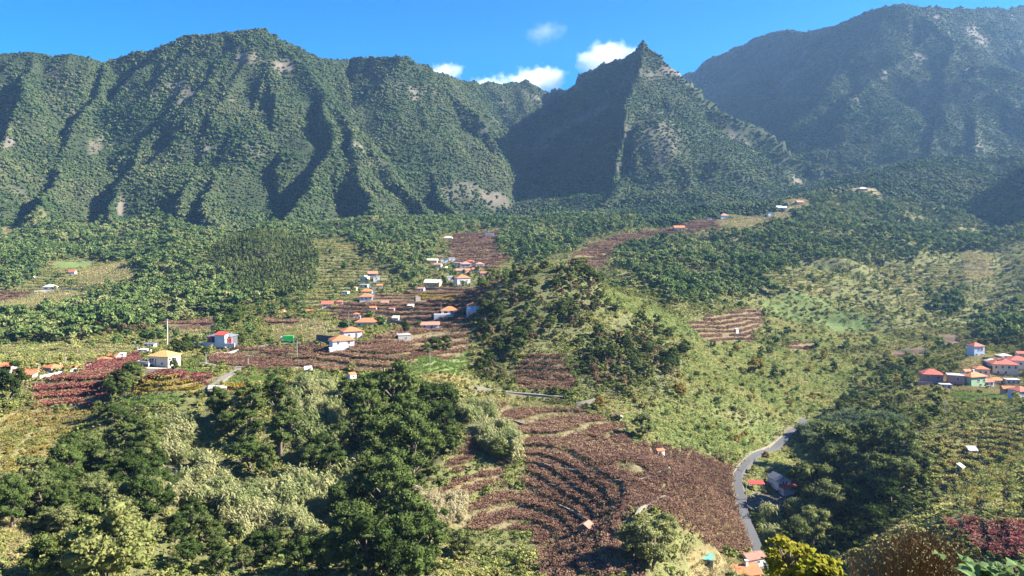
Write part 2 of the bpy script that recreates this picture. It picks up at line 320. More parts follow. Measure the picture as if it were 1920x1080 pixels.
# dry-stone terraces: the cultivated slopes are cut into steps
STEP = np.where(GY < 330, 1.35, np.where(GY < 700, 2.5, 3.4)); _vil = sstep(325, 350, GY)*sstep(1150, 1000, GY)
_tm = np.isin(GC, [VINE, REDVINE, YELVINE, GREEN, TERR, YELSCRUB]).astype(float)
for _ in range(2):
    _tm[1:-1,1:-1] = (_tm[1:-1,1:-1]*2+_tm[:-2,1:-1]+_tm[2:,1:-1]+_tm[1:-1,:-2]+_tm[1:-1,2:])/6
PHASE = GZ/STEP + 0.8*fbm(GX, GY, 38, 3) + _vil*GY/28 + sstep(.47,.52,GX/GY)*(GY < 300)*GY/12
_plain = (GX/GY > .185 + (GY-195)*.0006) & (GX/GY < .33) & (GY < 330) & (GC == VINE); PHASE = np.where(_plain, .35 + .2*fbm(GX, GY, 20, 2), PHASE)
_fr = PHASE - np.floor(PHASE)
_t = (np.floor(PHASE) + sstep(.74, .98, _fr) - (PHASE - GZ/STEP))*STEP
_t = np.where((GY < 1300) & ~_plain, _t, GZ)
GZ0 = GZ.copy(); GZ = GZ*(1-_tm*.8) + _t*_tm*.8
# mean normal / steepness and what can be seen, for planting
_dy = np.gradient(GZ0, axis=0)/np.gradient(GY, axis=0); _dx = np.gradient(GZ0, axis=1)/np.gradient(GX, axis=1)
_dy = _dy - _dx*(GX/GY)
STEEP = np.sqrt(_dx**2+_dy**2)
_top = np.maximum.accumulate(GZ/GY, axis=0); SEEN = (GZ + 10 + 0.008*GY > _top*GY)
# ------------------------------------------------------------------ materials
def newmat(name):
    m = bpy.data.materials.new(name); m.use_nodes = True; nt = m.node_tree; nt.nodes.clear()
    o = nt.nodes.new('ShaderNodeOutputMaterial'); return m, nt, o
def ramp(nt, fac, cols):
    r = nt.nodes.new('ShaderNodeValToRGB'); e = r.color_ramp.elements
    while len(e) < len(cols): e.new(0.5)
    for i, c in enumerate(cols):
        e[i].position = i/(len(cols)-1); e[i].color = (*c, 1)
    nt.links.new(fac, r.inputs[0]); return r
def leafmat(name, cols, trans=0.3, patch=60.0):
    """foliage: every plant takes its own tone, plants near each other take related ones"""
    m, nt, o = newmat(name); L = nt.links
    oi = nt.nodes.new('ShaderNodeObjectInfo'); no = nt.nodes.new('ShaderNodeTexNoise')
    no.inputs['Scale'].default_value = 1.0; no.inputs['Detail'].default_value = 1.0
    sc = nt.nodes.new('ShaderNodeVectorMath'); sc.operation = 'SCALE'; sc.inputs[3].default_value = 1.0/patch
    L.new(oi.outputs['Location'], sc.inputs[0]); L.new(sc.outputs[0], no.inputs['Vector'])
    geo = nt.nodes.new('ShaderNodeNewGeometry')
    def madd(a, k, c):
        q = nt.nodes.new('ShaderNodeMath'); q.operation = 'MULTIPLY_ADD'; L.new(a, q.inputs[0]); q.inputs[1].default_value = k
        if isinstance(c, float): q.inputs[2].default_value = c
        else: L.new(c, q.inputs[2])
        return q.outputs[0]
    a = madd(no.outputs[0], 1.5, -0.75); a = madd(oi.outputs['Random'], 0.62, a); a = madd(geo.outputs['Random Per Island'], 0.42, a)
    r = ramp(nt, a, cols)
    d = nt.nodes.new('ShaderNodeBsdfDiffuse'); t = nt.nodes.new('ShaderNodeBsdfTranslucent'); mx = nt.nodes.new('ShaderNodeMixShader')
    mx.inputs[0].default_value = trans
    L.new(r.outputs[0], d.inputs[0]); L.new(r.outputs[0], t.inputs[0]); L.new(d.outputs[0], mx.inputs[1]); L.new(t.outputs[0], mx.inputs[2])
    L.new(mx.outputs[0], o.inputs[0]); return m
def surf(name, col, col2=None, scale=2.0, rough=0.85, bump=0.0, wave=None):
    m, nt, o = newmat(name); L = nt.links; b = nt.nodes.new('ShaderNodeBsdfPrincipled'); b.inputs['Roughness'].default_value = rough
    L.new(b.outputs[0], o.inputs[0]); tc = nt.nodes.new('ShaderNodeTexCoord')
    no = nt.nodes.new('ShaderNodeTexNoise'); no.inputs['Scale'].default_value = scale; no.inputs['Detail'].default_value = 5
    L.new(tc.outputs['Object'], no.inputs['Vector'])
    c2 = col2 or tuple(x*.72 for x in col); r = ramp(nt, no.outputs[0], [c2, col, tuple(min(1, x*1.1) for x in col)]); L.new(r.outputs[0], b.inputs['Base Color'])
    h = no.outputs[0]
    if wave:
        wv = nt.nodes.new('ShaderNodeTexWave'); wv.inputs['Scale'].default_value = wave; L.new(tc.outputs['Object'], wv.inputs['Vector']); h = wv.outputs[1]
    if bump:
        bp = nt.nodes.new('ShaderNodeBump'); bp.inputs['Strength'].default_value = bump; bp.inputs['Distance'].default_value = .05; L.new(h, bp.inputs['Height']); L.new(bp.outputs[0], b.inputs['Normal'])
    return m
def glassmat(name):
    m, nt, o = newmat(name); b = nt.nodes.new('ShaderNodeBsdfPrincipled'); b.inputs['Base Color'].default_value = (.03,.04,.05,1); b.inputs['Roughness'].default_value = .12
    nt.links.new(b.outputs[0], o.inputs[0]); return m
# ground: the plot's own soil or turf colour (stored on the ground mesh), broken up by noise; bare rock where it is steep
COLS = {SCRUB:(.13,.135,.055), FOREST:(.034,.045,.021), WOOD:(.11,.115,.05), VINE:(.15,.115,.062), REDVINE:(.13,.085,.055), YELVINE:(.18,.15,.05), GREEN:(.10,.16,.04),
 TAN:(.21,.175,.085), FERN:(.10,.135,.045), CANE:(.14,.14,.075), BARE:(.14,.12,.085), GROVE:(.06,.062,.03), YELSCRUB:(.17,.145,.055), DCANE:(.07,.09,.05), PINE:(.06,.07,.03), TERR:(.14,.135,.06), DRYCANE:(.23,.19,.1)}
def ground_mat():
    m, nt, o = newmat('ground_cover'); L = nt.links; b = nt.nodes.new('ShaderNodeBsdfPrincipled'); b.inputs['Roughness'].default_value = .95
    b.inputs['Specular IOR Level'].default_value = 0.1; L.new(b.outputs[0], o.inputs[0])
    at = nt.nodes.new('ShaderNodeAttribute'); at.attribute_name = 'cover'; rk = nt.nodes.new('ShaderNodeAttribute'); rk.attribute_name = 'rock'
    g = nt.nodes.new('ShaderNodeNewGeometry')
    def noise(s, d):
        n = nt.nodes.new('ShaderNodeTexNoise'); n.inputs['Scale'].default_value = s; n.inputs['Detail'].default_value = d; L.new(g.outputs['Position'], n.inputs['Vector']); return n.outputs[0]
    n1, n2, n3 = noise(.9, 6), noise(.07, 4), noise(.03, 8)
    def mix(kind, fac, a, bb):
        x = nt.nodes.new('ShaderNodeMix'); x.data_type = 'RGBA'; x.blend_type = kind
        for s, v in ((0, fac), (6, a), (7, bb)):
            if isinstance(v, (float, int)): x.inputs[s].default_value = v
            elif isinstance(v, tuple): x.inputs[s].default_value = v
            else: L.new(v, x.inputs[s])
        return x.outputs[2]
    r1 = ramp(nt, n1, [(.55,.55,.5),(.85,.85,.85),(1.3,1.25,1.2)]); r2 = ramp(nt, n2, [(.75,.8,.75),(1.0,1,1),(1.3,1.15,1.05)])
    c = mix('MULTIPLY', 1.0, at.outputs['Color'], r1.outputs[0]); c = mix('MULTIPLY', 1.0, c, r2.outputs[0])
    rr = ramp(nt, n3, [(.06,.052,.04),(.115,.098,.076),(.18,.155,.125)])
    c = mix('MIX', rk.outputs['Fac'], c, rr.outputs[0])
    L.new(c, b.inputs['Base Color'])
    bp = nt.nodes.new('ShaderNodeBump'); bp.inputs['Strength'].default_value = .7; bp.inputs['Distance'].default_value = .5; L.new(n1, bp.inputs['Height']); L.new(bp.outputs[0], b.inputs['Normal'])
    return m
M_GROUND = ground_mat()
# ------------------------------------------------------------------ ground sheets
ROCK = np.clip((STEEP - 1.1)*2.0, 0, 1)*sstep(.12, .42, fbm(GX, GY+GZ0, 120, 4)) * (GY > 1000)
_p = [(1190,200,1280,320,.55),(310,140,365,200,1.0),(455,260,500,300,.7),(820,335,905,385,.6),(160,260,190,290,.7),(215,360,240,410,.9),(0,255,28,280,.9),(1700,150,1790,190,.8)]
_px = 960+F*GX/GY; _py = HOR-F*GZ0/GY
for a,b,c,d,k in _p:      # exposed cliffs
    e = ((_px-(a+c)/2)/((c-a)/2))**2 + ((_py-(b+d)/2)/((d-b)/2))**2
    ROCK = np.maximum(ROCK, k*.85*sstep(1.0, .35, e + 1.3*fbm(GX, GY+GZ0*2, 40, 4))*(GY > 1000)*SEEN)
_ct = np.array([COLS[i] for i in range(17)])
CVR = _ct[GC].astype(np.float32)
_rs = (_tm > .3) & (_fr > .72) & (GY < 1300); CVR[_rs] = CVR[_rs]*.35 + np.where(GY[_rs][:,None] < 330, np.array([[.18,.155,.085]]), np.array([[.12,.10,.075]]))*.65   # stone of the terrace walls
for _ in range(1):
    CVR[1:-1,1:-1] = (CVR[1:-1,1:-1]*2+CVR[:-2,1:-1]+CVR[2:,1:-1]+CVR[1:-1,:-2]+CVR[1:-1,2:])/6
ii = np.arange(len(ROWS)-1)[:,None]*NU + np.arange(NU-1)[None]
FACES = np.stack([ii, ii+1, ii+NU+1, ii+NU], -1)
VERT = np.stack([GX,GY,GZ],-1).reshape(-1,3)
region = np.where(GM & (GY > 1000), GWHO+1, 0)[:-1,:-1]
for r, nm, lab in [(0,'terrain','terraced valley floor and lower hillsides'),(1,'mountain','broad ribbed green mountain wall at left'),(2,'mountain','pointed green peak with a shaded left face'),(3,'mountain','tall hazy mountain ridge at right')]:
    f = FACES[region == r].reshape(-1,4); used, inv = np.unique(f, return_inverse=True)
    me = mesh_np(nm, VERT[used], inv.reshape(-1,4), M_GROUND, True)
    a = me.color_attributes.new('cover', 'FLOAT_COLOR', 'POINT'); c4 = np.ones((len(used),4), np.float32); c4[:,:3] = CVR.reshape(-1,3)[used]; a.data.foreach_set('color', c4.ravel())
    a = me.attributes.new('rock', 'FLOAT', 'POINT'); a.data.foreach_set('value', ROCK.reshape(-1)[used].astype(np.float32))
    tag(link(bpy.data.objects.new(nm, me)), lab, None, None, 'structure')
# ------------------------------------------------------------------ plant shapes
def quads(c, n, sx, sy, rg):
    """leaf faces: centres c, facing n, half sizes sx (across) and sy (along)"""
    n = n/np.linalg.norm(n, axis=1, keepdims=True)
    a = np.cross(n, rg.normal(size=n.shape)); a /= np.linalg.norm(a, axis=1, keepdims=True)+1e-9; b = np.cross(n, a)
    sx = np.broadcast_to(sx, (len(c),))[:,None]; sy = np.broadcast_to(sy, (len(c),))[:,None]
    v = np.stack([c-a*sx*.35-b*sy, c+a*sx-b*sy*.15, c+a*sx*.3+b*sy, c-a*sx+b*sy*.2], 1)
    return v.reshape(-1,3), np.arange(len(c)*4).reshape(-1,4)
def dirs(n, rg):
    d = rg.normal(size=(n,3)); return d/np.linalg.norm(d, axis=1, keepdims=True)
CORE_V = np.array([[-1,-1,-1],[1,-1,-1],[1,1,-1],[-1,1,-1],[-1,-1,1],[1,-1,1],[1,1,1],[-1,1,1]])/1.5
CORE_F = np.array([[0,3,2,1],[4,5,6,7],[0,1,5,4],[1,2,6,5],[2,3,7,6],[3,0,4,7]])
def crown(seed, ncl, nleaf, rad, ht, base, leaf, cr=.36, shape='round'):
    rg = np.random.default_rng(seed); V, Fc, o = [], [], 0
    d = dirs(ncl, rg); q = rg.uniform(.35, 1, ncl)**.5
    lop = rg.normal(size=3)*.12
    for k in range(ncl):
        c = d[k]*q[k]*np.array([rad, rad, ht/2])*.78
        if shape == 'cone': c[:2] *= 1.25*(1-.75*(c[2]/ht+.5))
        if shape == 'flat': c[2] = abs(c[2])*.9-.1*ht
        c[:2] += lop[:2]*c[2]; r = rad*cr*rg.uniform(.65, 1.25)
        e = dirs(nleaf, rg); e[:,2] = np.abs(e[:,2])*.8+e[:,2]*.2
        p = c + e*np.array([1,1,.75])*r*rg.uniform(.45,1.05,(nleaf,1)) + np.array([0,0,base+ht/2])
        v, f = quads(p, e*.9+rg.normal(size=e.shape)*.6, leaf*rg.uniform(.7,1.3,nleaf), leaf*rg.uniform(.8,1.6,nleaf), rg)
        V.append(v); Fc.append(f+o); o += len(v)
        vv = CORE_V*r*.6*rg.uniform(.8,1.15,(len(CORE_V),1))*np.array([1,1,.8]) + c + np.array([0,0,base+ht/2]); V.append(vv); Fc.append(CORE_F+o); o += len(vv)
    return np.concatenate(V), np.concatenate(Fc)
def tube(pts, rads, n=6):
    V, Fc = [], []; pts = np.asarray(pts, float)
    for i, p in enumerate(pts):
        d = pts[min(i+1, len(pts)-1)]-pts[max(i-1, 0)]; d /= np.linalg.norm(d)+1e-9
        a = np.cross(d, [0.3,1,0.2]); a /= np.linalg.norm(a); b = np.cross(d, a)
        for k in range(n):
            t = 2*math.pi*k/n; V.append(p+(a*math.cos(t)+b*math.sin(t))*rads[i])
    for i in range(len(pts)-1):
        for k in range(n):
            Fc.append([i*n+k, i*n+(k+1)%n, (i+1)*n+(k+1)%n, (i+1)*n+k])
    return np.array(V), np.array(Fc)
def join(parts):
    V, Fc, o = [], [], 0
    for v, f in parts: V.append(v); Fc.append(f+o); o += len(v)
    return np.concatenate(V), np.concatenate(Fc)
def trunk(seed, ht, rad, base):
    rg = np.random.default_rng(seed); w = ht*.035
    p = [[0,0,-.8]]+[[rg.normal()*rad*.06, rg.normal()*rad*.06, z] for z in np.linspace(base*.6, base+ht*.55, 4)]
    P = [tube(p, [w*1.3,w,w*.8,w*.5,w*.2])]
    for k in range(6):
        s = np.array(p[1+k%3]); a = rg.uniform(0, 6.28); e = s+np.array([math.cos(a)*rad*.6, math.sin(a)*rad*.6, ht*.28])
        P.append(tube([s, (s+e)/2+[0,0,-ht*.02], e], [w*.55,w*.35,w*.12], 5))
    return join(P)
def blob(seed, n=6, lum=1.0):
    """distant crown: a cluster of small facetted lobes"""
    rg = np.random.default_rng(seed); P = []
    t = (1+5**.5)/2
    iv = np.array([[-1,t,0],[1,t,0],[-1,-t,0],[1,-t,0],[0,-1,t],[0,1,t],[0,-1,-t],[0,1,-t],[t,0,-1],[t,0,1],[-t,0,-1],[-t,0,1]])/math.sqrt(1+t*t)
    fc = np.array([[0,11,5],[0,5,1],[0,1,7],[0,7,10],[0,10,11],[1,5,9],[5,11,4],[11,10,2],[10,7,6],[7,1,8],[3,9,4],[3,4,2],[3,2,6],[3,6,8],[3,8,9],[4,9,5],[2,4,11],[6,2,10],[8,6,7],[9,8,1]])
    for k in range(n):
        c = dirs(1, rg)[0]*np.array([.36,.36,.30])*rg.uniform(.5,1.2); c[2] = abs(c[2])*1.1+.22
        r = rg.uniform(.17,.36); P.append((iv*r*rg.uniform(.75,1.25,(12,1))*np.array([1,1,.8])+c, fc))
    return join(P)
def cane(seed, n=34, h=4.5):
    rg = np.random.default_rng(seed); V, Fc, o = [], [], 0
    for k in range(n):
        b = rg.normal(size=2)*.75; a = rg.uniform(0,6.28); H = h*rg.uniform(.65,1.1); ln = rg.uniform(.05,.28)
        top = np.array([b[0]+math.cos(a)*ln*H, b[1]+math.sin(a)*ln*H, H])
        s = np.array([b[0],b[1],-.4]); w = .035
        sd = np.array([-math.sin(a),math.cos(a),0])*w
        V += [s-sd, s+sd, top+sd*.6, top-sd*.6]; Fc.append([o,o+1,o+2,o+3]); o += 4
        for j in range(9):
            t = rg.uniform(.35,1); p = s+(top-s)*t; an = rg.uniform(0,6.28); dr = np.array([math.cos(an), math.sin(an), 0]); L = rg.uniform(.7,1.5); ww = .14
            m1 = p+dr*L*.5+np.array([0,0,.22*L]); e = p+dr*L+np.array([0,0,-.25*L*rg.uniform(0,1.6)]); cr = np.array([-dr[1],dr[0],0])*ww
            V += [p-cr*.5, p+cr*.5, m1+cr, m1-cr]; Fc.append([o,o+1,o+2,o+3]); o += 4
            V += [m1-cr, m1+cr, e+cr*.15, e-cr*.15]; Fc.append([o,o+1,o+2,o+3]); o += 4
    return np.array(V), np.array(Fc)
def tuft(seed, n=26, h=.55, sp=.5):
    rg = np.random.default_rng(seed); V, Fc, o = [], [], 0
    for k in range(n):
        b = np.append(rg.normal(size=2)*sp, -.1); an = rg.uniform(0,6.28); d = np.array([math.cos(an),math.sin(an),0]); H = h*rg.uniform(.6,1.3); c = np.array([-d[1],d[0],0])*.07
        m1 = b+d*H*.25+[0,0,H*.7]; e = b+d*H*.7+[0,0,H*.85]
        V += [b-c, b+c, m1+c*.8, m1-c*.8, e+c*.1, e-c*.1]; Fc += [[o,o+1,o+2,o+3],[o+3,o+2,o+4,o+5]]; o += 6
    return np.array(V), np.array(Fc)
def vine(seed, n=46):
    rg = np.random.default_rng(seed); p = rg.normal(size=(n,3))*np.array([.62,.45,.16])+np.array([0,0,.95])
    p2 = rg.normal(size=(12,3))*np.array([.5,.4,.25])+np.array([0,0,.5]); p = np.concatenate([p,p2])
    nn = rg.normal(size=p.shape)*.55+np.array([0,0,1.0])
    v, f = quads(p, nn, .19, .21, rg)
    s = tube([[0,0,-.3],[.06,.02,.5],[0,.05,.95]], [.05,.04,.03], 4)
    return join([(v,f), s])
def mat(seed, n=60, r=.8, h=.45, leaf=.17):
    rg = np.random.default_rng(seed); p = rg.normal(size=(n,3))*np.array([r,r,.14])+np.array([0,0,h]); p[:,2] -= .18*(p[:,0]**2+p[:,1]**2)/r
    return quads(p, rg.normal(size=p.shape)*.5+np.array([.15,-.1,1.0]), leaf, leaf*1.2, rg)
def bush(seed, nleaf=24, ncl=9, leaf=.13, ht=1.5): return crown(seed, ncl, nleaf, .85, ht, -.15, leaf, .42)

# ------------------------------------------------------------------ planting with geometry nodes (ground cover and woods nobody could count)
def gn_group(coll):
    g = bpy.data.node_groups.new('plant_cover', 'GeometryNodeTree')
    g.interface.new_socket('Geometry', in_out='INPUT', socket_type='NodeSocketGeometry'); g.interface.new_socket('Geometry', in_out='OUTPUT', socket_type='NodeSocketGeometry')
    N, L = g.nodes, g.links; gi = N.new('NodeGroupInput'); go = N.new('NodeGroupOutput')
    ip = N.new('GeometryNodeInstanceOnPoints'); ci = N.new('GeometryNodeCollectionInfo'); ci.inputs[0].default_value = coll; ci.inputs[1].default_value = True; ci.inputs[2].default_value = True
    def attr(nm, ty):
        a = N.new('GeometryNodeInputNamedAttribute'); a.data_type = ty; a.inputs[0].default_value = nm; return a.outputs[0]
    L.new(gi.outputs[0], ip.inputs['Points']); L.new(ci.outputs[0], ip.inputs['Instance']); ip.inputs['Pick Instance'].default_value = True
    L.new(attr('kind_index','INT'), ip.inputs['Instance Index']); L.new(attr('turn','FLOAT_VECTOR'), ip.inputs['Rotation']); L.new(attr('size','FLOAT_VECTOR'), ip.inputs['Scale'])
    L.new(ip.outputs[0], go.inputs[0]); return g
def proto(name, vf, mats, smooth=False):
    me = mesh_np(name, vf[0], vf[1], None, smooth)
    for m in (mats if isinstance(mats, list) else [mats]): me.materials.append(m)
    return bpy.data.objects.new(name, me)
_ngid = [0]
def plant(name, label, x, y, size, protos, zoff=0.0, turn=None, tilt=.08, stretch=.15):
    n = len(x)
    if n == 0: return
    coll = bpy.data.collections.new(name+'_kinds')
    for p in protos: coll.objects.link(p)
    z = samp(GZ, x, y) + zoff
    me = bpy.data.meshes.new(name); me.vertices.add(n); me.vertices.foreach_set('co', np.stack([x,y,z],-1).astype(np.float32).ravel())
    def put(nm, ty, arr, key='value'):
        a = me.attributes.new(nm, ty, 'POINT'); a.data.foreach_set(key, arr)
    put('kind_index','INT', rng.integers(0, len(protos), n).astype(np.int32))
    t = np.zeros((n,3), np.float32); t[:,2] = rng.uniform(0, 6.283, n) if turn is None else turn; t[:,:2] = rng.normal(size=(n,2))*tilt
    put('turn','FLOAT_VECTOR', t.ravel(), 'vector')
    s = np.repeat(np.asarray(size, np.float32)[:,None], 3, 1); s *= 1+rng.normal(size=(n,3))*stretch
    put('size','FLOAT_VECTOR', np.abs(s).astype(np.float32).ravel(), 'vector')
    o = link(bpy.data.objects.new(name, me)); md = o.modifiers.new('plants', 'NODES'); md.node_group = gn_group(coll)
    return tag(o, label, None, None, 'stuff')
def jgrid(y0, y1, sp, umax=.74, jit=.5):
    """even but irregular planting positions over the wedge of land in front of the viewpoint"""
    X = umax*y1; nx = int(2*X/sp); ny = int((y1-y0)/sp)
    gx, gy = np.meshgrid((np.arange(nx)+.5)*sp-X, (np.arange(ny)+.5)*sp+y0)
    gx = gx + rng.uniform(-jit,jit,gx.shape)*sp; gy = gy + rng.uniform(-jit,jit,gy.shape)*sp
    k = np.abs(gx) < umax*gy; x, y = gx[k], gy[k]
    i, j = fidx(x, y); s = SEEN[i.astype(int), j.astype(int)]
    return x[s], y[s]
# ------------------------------------------------------------------ foliage tones
ML_FAR = leafmat('far_canopy', [(.014,.031,.013),(.025,.046,.017),(.039,.063,.022),(.058,.08,.029),(.092,.098,.045)], .12, 170)
ML_MID = leafmat('woodland_leaf', [(.052,.088,.032),(.095,.145,.045),(.15,.20,.062),(.235,.235,.095)], .25, 70)
ML_PINE = leafmat('pine_needles', [(.07,.095,.033),(.11,.14,.045),(.16,.175,.06)], .2, 40)
ML_SCRUB = leafmat('scrub_leaf', [(.08,.11,.032),(.155,.185,.052),(.25,.255,.075),(.33,.29,.11)], .3, 35)
ML_BROWN = leafmat('brown_scrub', [(.112,.105,.045),(.195,.165,.075),(.285,.232,.120)], .3, 35)
ML_FERN = leafmat('fern_leaf', [(.125,.17,.048),(.24,.275,.085),(.36,.36,.125),(.37,.31,.15)], .35, 30)
ML_VINE = leafmat('vine_leaf_maroon', [(.10,.062,.044),(.17,.098,.068),(.235,.142,.095),(.29,.20,.115)], .25, 45)
ML_RED = leafmat('vine_leaf_red', [(.136,.048,.045),(.224,.077,.067),(.288,.128,.080)], .25, 30)
ML_YEL = leafmat('vine_leaf_yellow', [(.17,.16,.04),(.28,.22,.045),(.27,.16,.05)], .3, 20)
ML_YSC = leafmat('golden_scrub', [(.12,.13,.04),(.20,.18,.05),(.29,.22,.06),(.22,.13,.06)], .3, 25)
ML_GRN = leafmat('crop_leaf', [(.09,.14,.035),(.14,.20,.05),(.20,.24,.075)], .35, 25)
ML_TAN = leafmat('dry_grass', [(.182,.169,.072),(.286,.240,.117),(.377,.319,.169)], .35, 30)
ML_CANE = leafmat('cane_leaf', [(.15,.19,.07),(.25,.27,.11),(.36,.34,.17)], .4, 18)
ML_DCANE = leafmat('dark_cane_leaf', [(.078,.117,.058),(.130,.169,.078),(.182,.208,.104)], .4, 18)  # dark green cane, its colour darkened further for the gully shade
ML_DRYC = leafmat('dry_cane_leaf', [(.250,.225,.112),(.362,.319,.175),(.425,.375,.225)], .4, 18)
M_BARK = surf('bark', (.12,.09,.065), (.05,.04,.03), 6)

# mountain woods
cx, cy = jgrid(950, 3600, 5.4); _k = rng.uniform(size=len(cx)) < np.clip((2500/cy)**1.6, 0, 1); cx, cy = cx[_k], cy[_k]
i, j = fidx(cx, cy); i = i.astype(int); j = j.astype(int)
ex, ey = jgrid(1000, 3000, 5.0); ei, ej = fidx(ex, ey); _k = (STEEP[ei.astype(int), ej.astype(int)] > 1.15); cx, cy = np.r_[cx, ex[_k]], np.r_[cy, ey[_k]]; i, j = fidx(cx, cy); i = i.astype(int); j = j.astype(int)
ok = (GC[i,j] == FOREST) & (rng.uniform(size=len(cx)) > ROCK[i,j]*.9)
cx, cy = cx[ok], cy[ok]; i, j = i[ok], j[ok]
sz = (4.8+4.4*rng.uniform(size=len(cx))**2)*(1+.4*fbm(cx, cy, 60, 3))*np.maximum(1, (cy/2300)**.8); sz = np.where(fbm(cx, cy+300, 90, 4) > -.22, sz, sz*.72)
who = GWHO[i,j]
for k, lab in enumerate(['dense green forest covering the broad left mountain', 'forest covering the pointed peak and the notch behind it', 'forest covering the tall hazy mountain at right']):
    s = who == k
    plant('forest', lab, cx[s], cy[s], sz[s], [proto('distant_tree', blob(40+k*10+q, 6), ML_FAR, True) for q in range(5)], -1.2)
# woods on the lower hills
def midtree(seed): 
    a = crown(seed, 13, 22, 3.0, 5.6, 1.4, .55, .40); return a
cx, cy = jgrid(380, 1330, 6.0); c = cover(cx, cy)
s = (c == WOOD) & (fbm(cx, cy, 40, 3) > -.2) & ~((cy < 500) & (np.abs(cx) < 160))
plant('woodland', 'mixed evergreen woodland on the lower slopes', cx[s], cy[s], (.6+.95*rng.uniform(size=s.sum())**1.5), [proto('woodland_tree', midtree(60+q), ML_MID) for q in range(5)])
cx, cy = jgrid(500, 1100, 4.2); s = cover(cx, cy) == PINE
plant('pine_plantation', 'close-set pine plantation on the rounded left hill', cx[s], cy[s], rng.uniform(.8,1.15,s.sum()), [proto('pine_tree', crown(70+q, 12, 18, 1.7, 7, .8, .42, .45, 'cone'), ML_PINE) for q in range(3)])
cx, cy = jgrid(380, 1330, 16.0); c = cover(cx, cy); s = np.isin(c, [SCRUB, TERR, FOREST]) & (fbm(cx, cy, 70, 3) > -.05) & (np.abs(cy-1330) > 0)
plant('scattered_trees', 'small trees and tall bushes scattered over the open slopes', cx[s], cy[s], rng.uniform(.45,1.1,s.sum()), [proto('hillside_tree', midtree(80+q), ML_MID) for q in range(3)])
# scrub
B1 = lambda: [proto('scrub_bush', bush(90+q), ML_SCRUB) for q in range(2)] + [proto('scrub_mat', mat(92+q), ML_SCRUB) for q in range(3)] + [proto('brown_mat', mat(96), ML_BROWN)]
cx, cy = jgrid(600, 1330, 4.6); s = np.isin(cover(cx, cy), [SCRUB, TERR, WOOD, FERN]) & (rng.uniform(size=len(cx)) > .15)
plant('scrub', 'low green and brown scrub on the far slopes', cx[s], cy[s], rng.uniform(1.1,2.6,s.sum()), B1())
cx, cy = jgrid(130, 600, 1.9); c = cover(cx, cy); nz = fbm(cx, cy, 22, 3)
s = np.isin(c, [SCRUB]) | (np.isin(c, [GROVE, WOOD]) & (rng.uniform(size=len(cx)) > .5))
plant('scrub', 'low green and brown scrub on the near slopes', cx[s], cy[s], (.7+1.2*rng.uniform(size=s.sum())**2)*(1+.7*nz[s]), B1())
cx, cy = jgrid(130, 600, 1.6); c = cover(cx, cy); nz = fbm(cx, cy, 22, 3); s = (c == FERN)
plant('fern_brush', 'bright green bracken and brambles on the hill flank', cx[s], cy[s], rng.uniform(.7,1.3,s.sum())*(1+.4*nz[s]), [proto('fern_mat', mat(100+q, 64, .75, .55), ML_FERN) for q in range(3)] + [proto('fern_bush', bush(103, 26, 8, .15, 1.3), ML_FERN)])
s = (c == YELSCRUB)
plant('golden_brush', 'golden yellow vine leaves and brush on the left slope', cx[s], cy[s], rng.uniform(.6,1.1,s.sum()), [proto('golden_mat', mat(110+q), ML_YSC) for q in range(2)] + [proto('golden_bush', bush(112, 26, 8, .14, 1.2), ML_YSC), proto('scrub_mat', mat(113), ML_SCRUB)])
cx, cy = jgrid(300, 650, 7.0); s = np.isin(cover(cx, cy), [FERN]) & (fbm(cx, cy, 40, 3) > -.05)
plant('bushes', 'rounded bushes dotted over the bright fern slope', cx[s], cy[s], rng.uniform(.9,2.4,s.sum()), [proto('slope_bush', bush(105+q, 40, 12, .10, 1.5), [ML_MID, ML_SCRUB, ML_YSC][q]) for q in range(3)])
# undergrowth and small trees of the near woods
ML_UNDER = leafmat('undergrowth_leaf', [(.022,.036,.011),(.042,.062,.018),(.07,.09,.027)], .2, 20)  # very dark tone stands in for shadow gaps between the grove trees
ML_AUT = leafmat('autumn_leaf', [(.10,.07,.04),(.16,.10,.06),(.21,.15,.08)], .3, 20)
cx, cy = jgrid(130, 420, 2.2); c = cover(cx, cy); s = (c == GROVE) & (rng.uniform(size=len(cx)) > .2)
plant('undergrowth', 'undergrowth darkened like the shade between the near grove trees', cx[s], cy[s], rng.uniform(.9,2.2,s.sum()), [proto('undergrowth_bush', bush(106+q, 34, 11, .11, 1.6), ML_UNDER) for q in range(4)])
cx, cy = jgrid(320, 480, 4.0); c = cover(cx, cy); s = (c == WOOD) & (fbm(cx, cy, 25, 2) > -.08)
plant('knoll_wood', 'close growth of small trees over the knoll', cx[s], cy[s], rng.uniform(2.0,4.6,s.sum()), [proto('small_tree', crown(260+q, 16, 40, .5, [.9,1.2,1.0,.8,1.3][q], .08, .035, .38), [ML_UNDER, ML_UNDER, ML_AUT, ML_SCRUB, ML_AUT][q]) for q in range(5)])
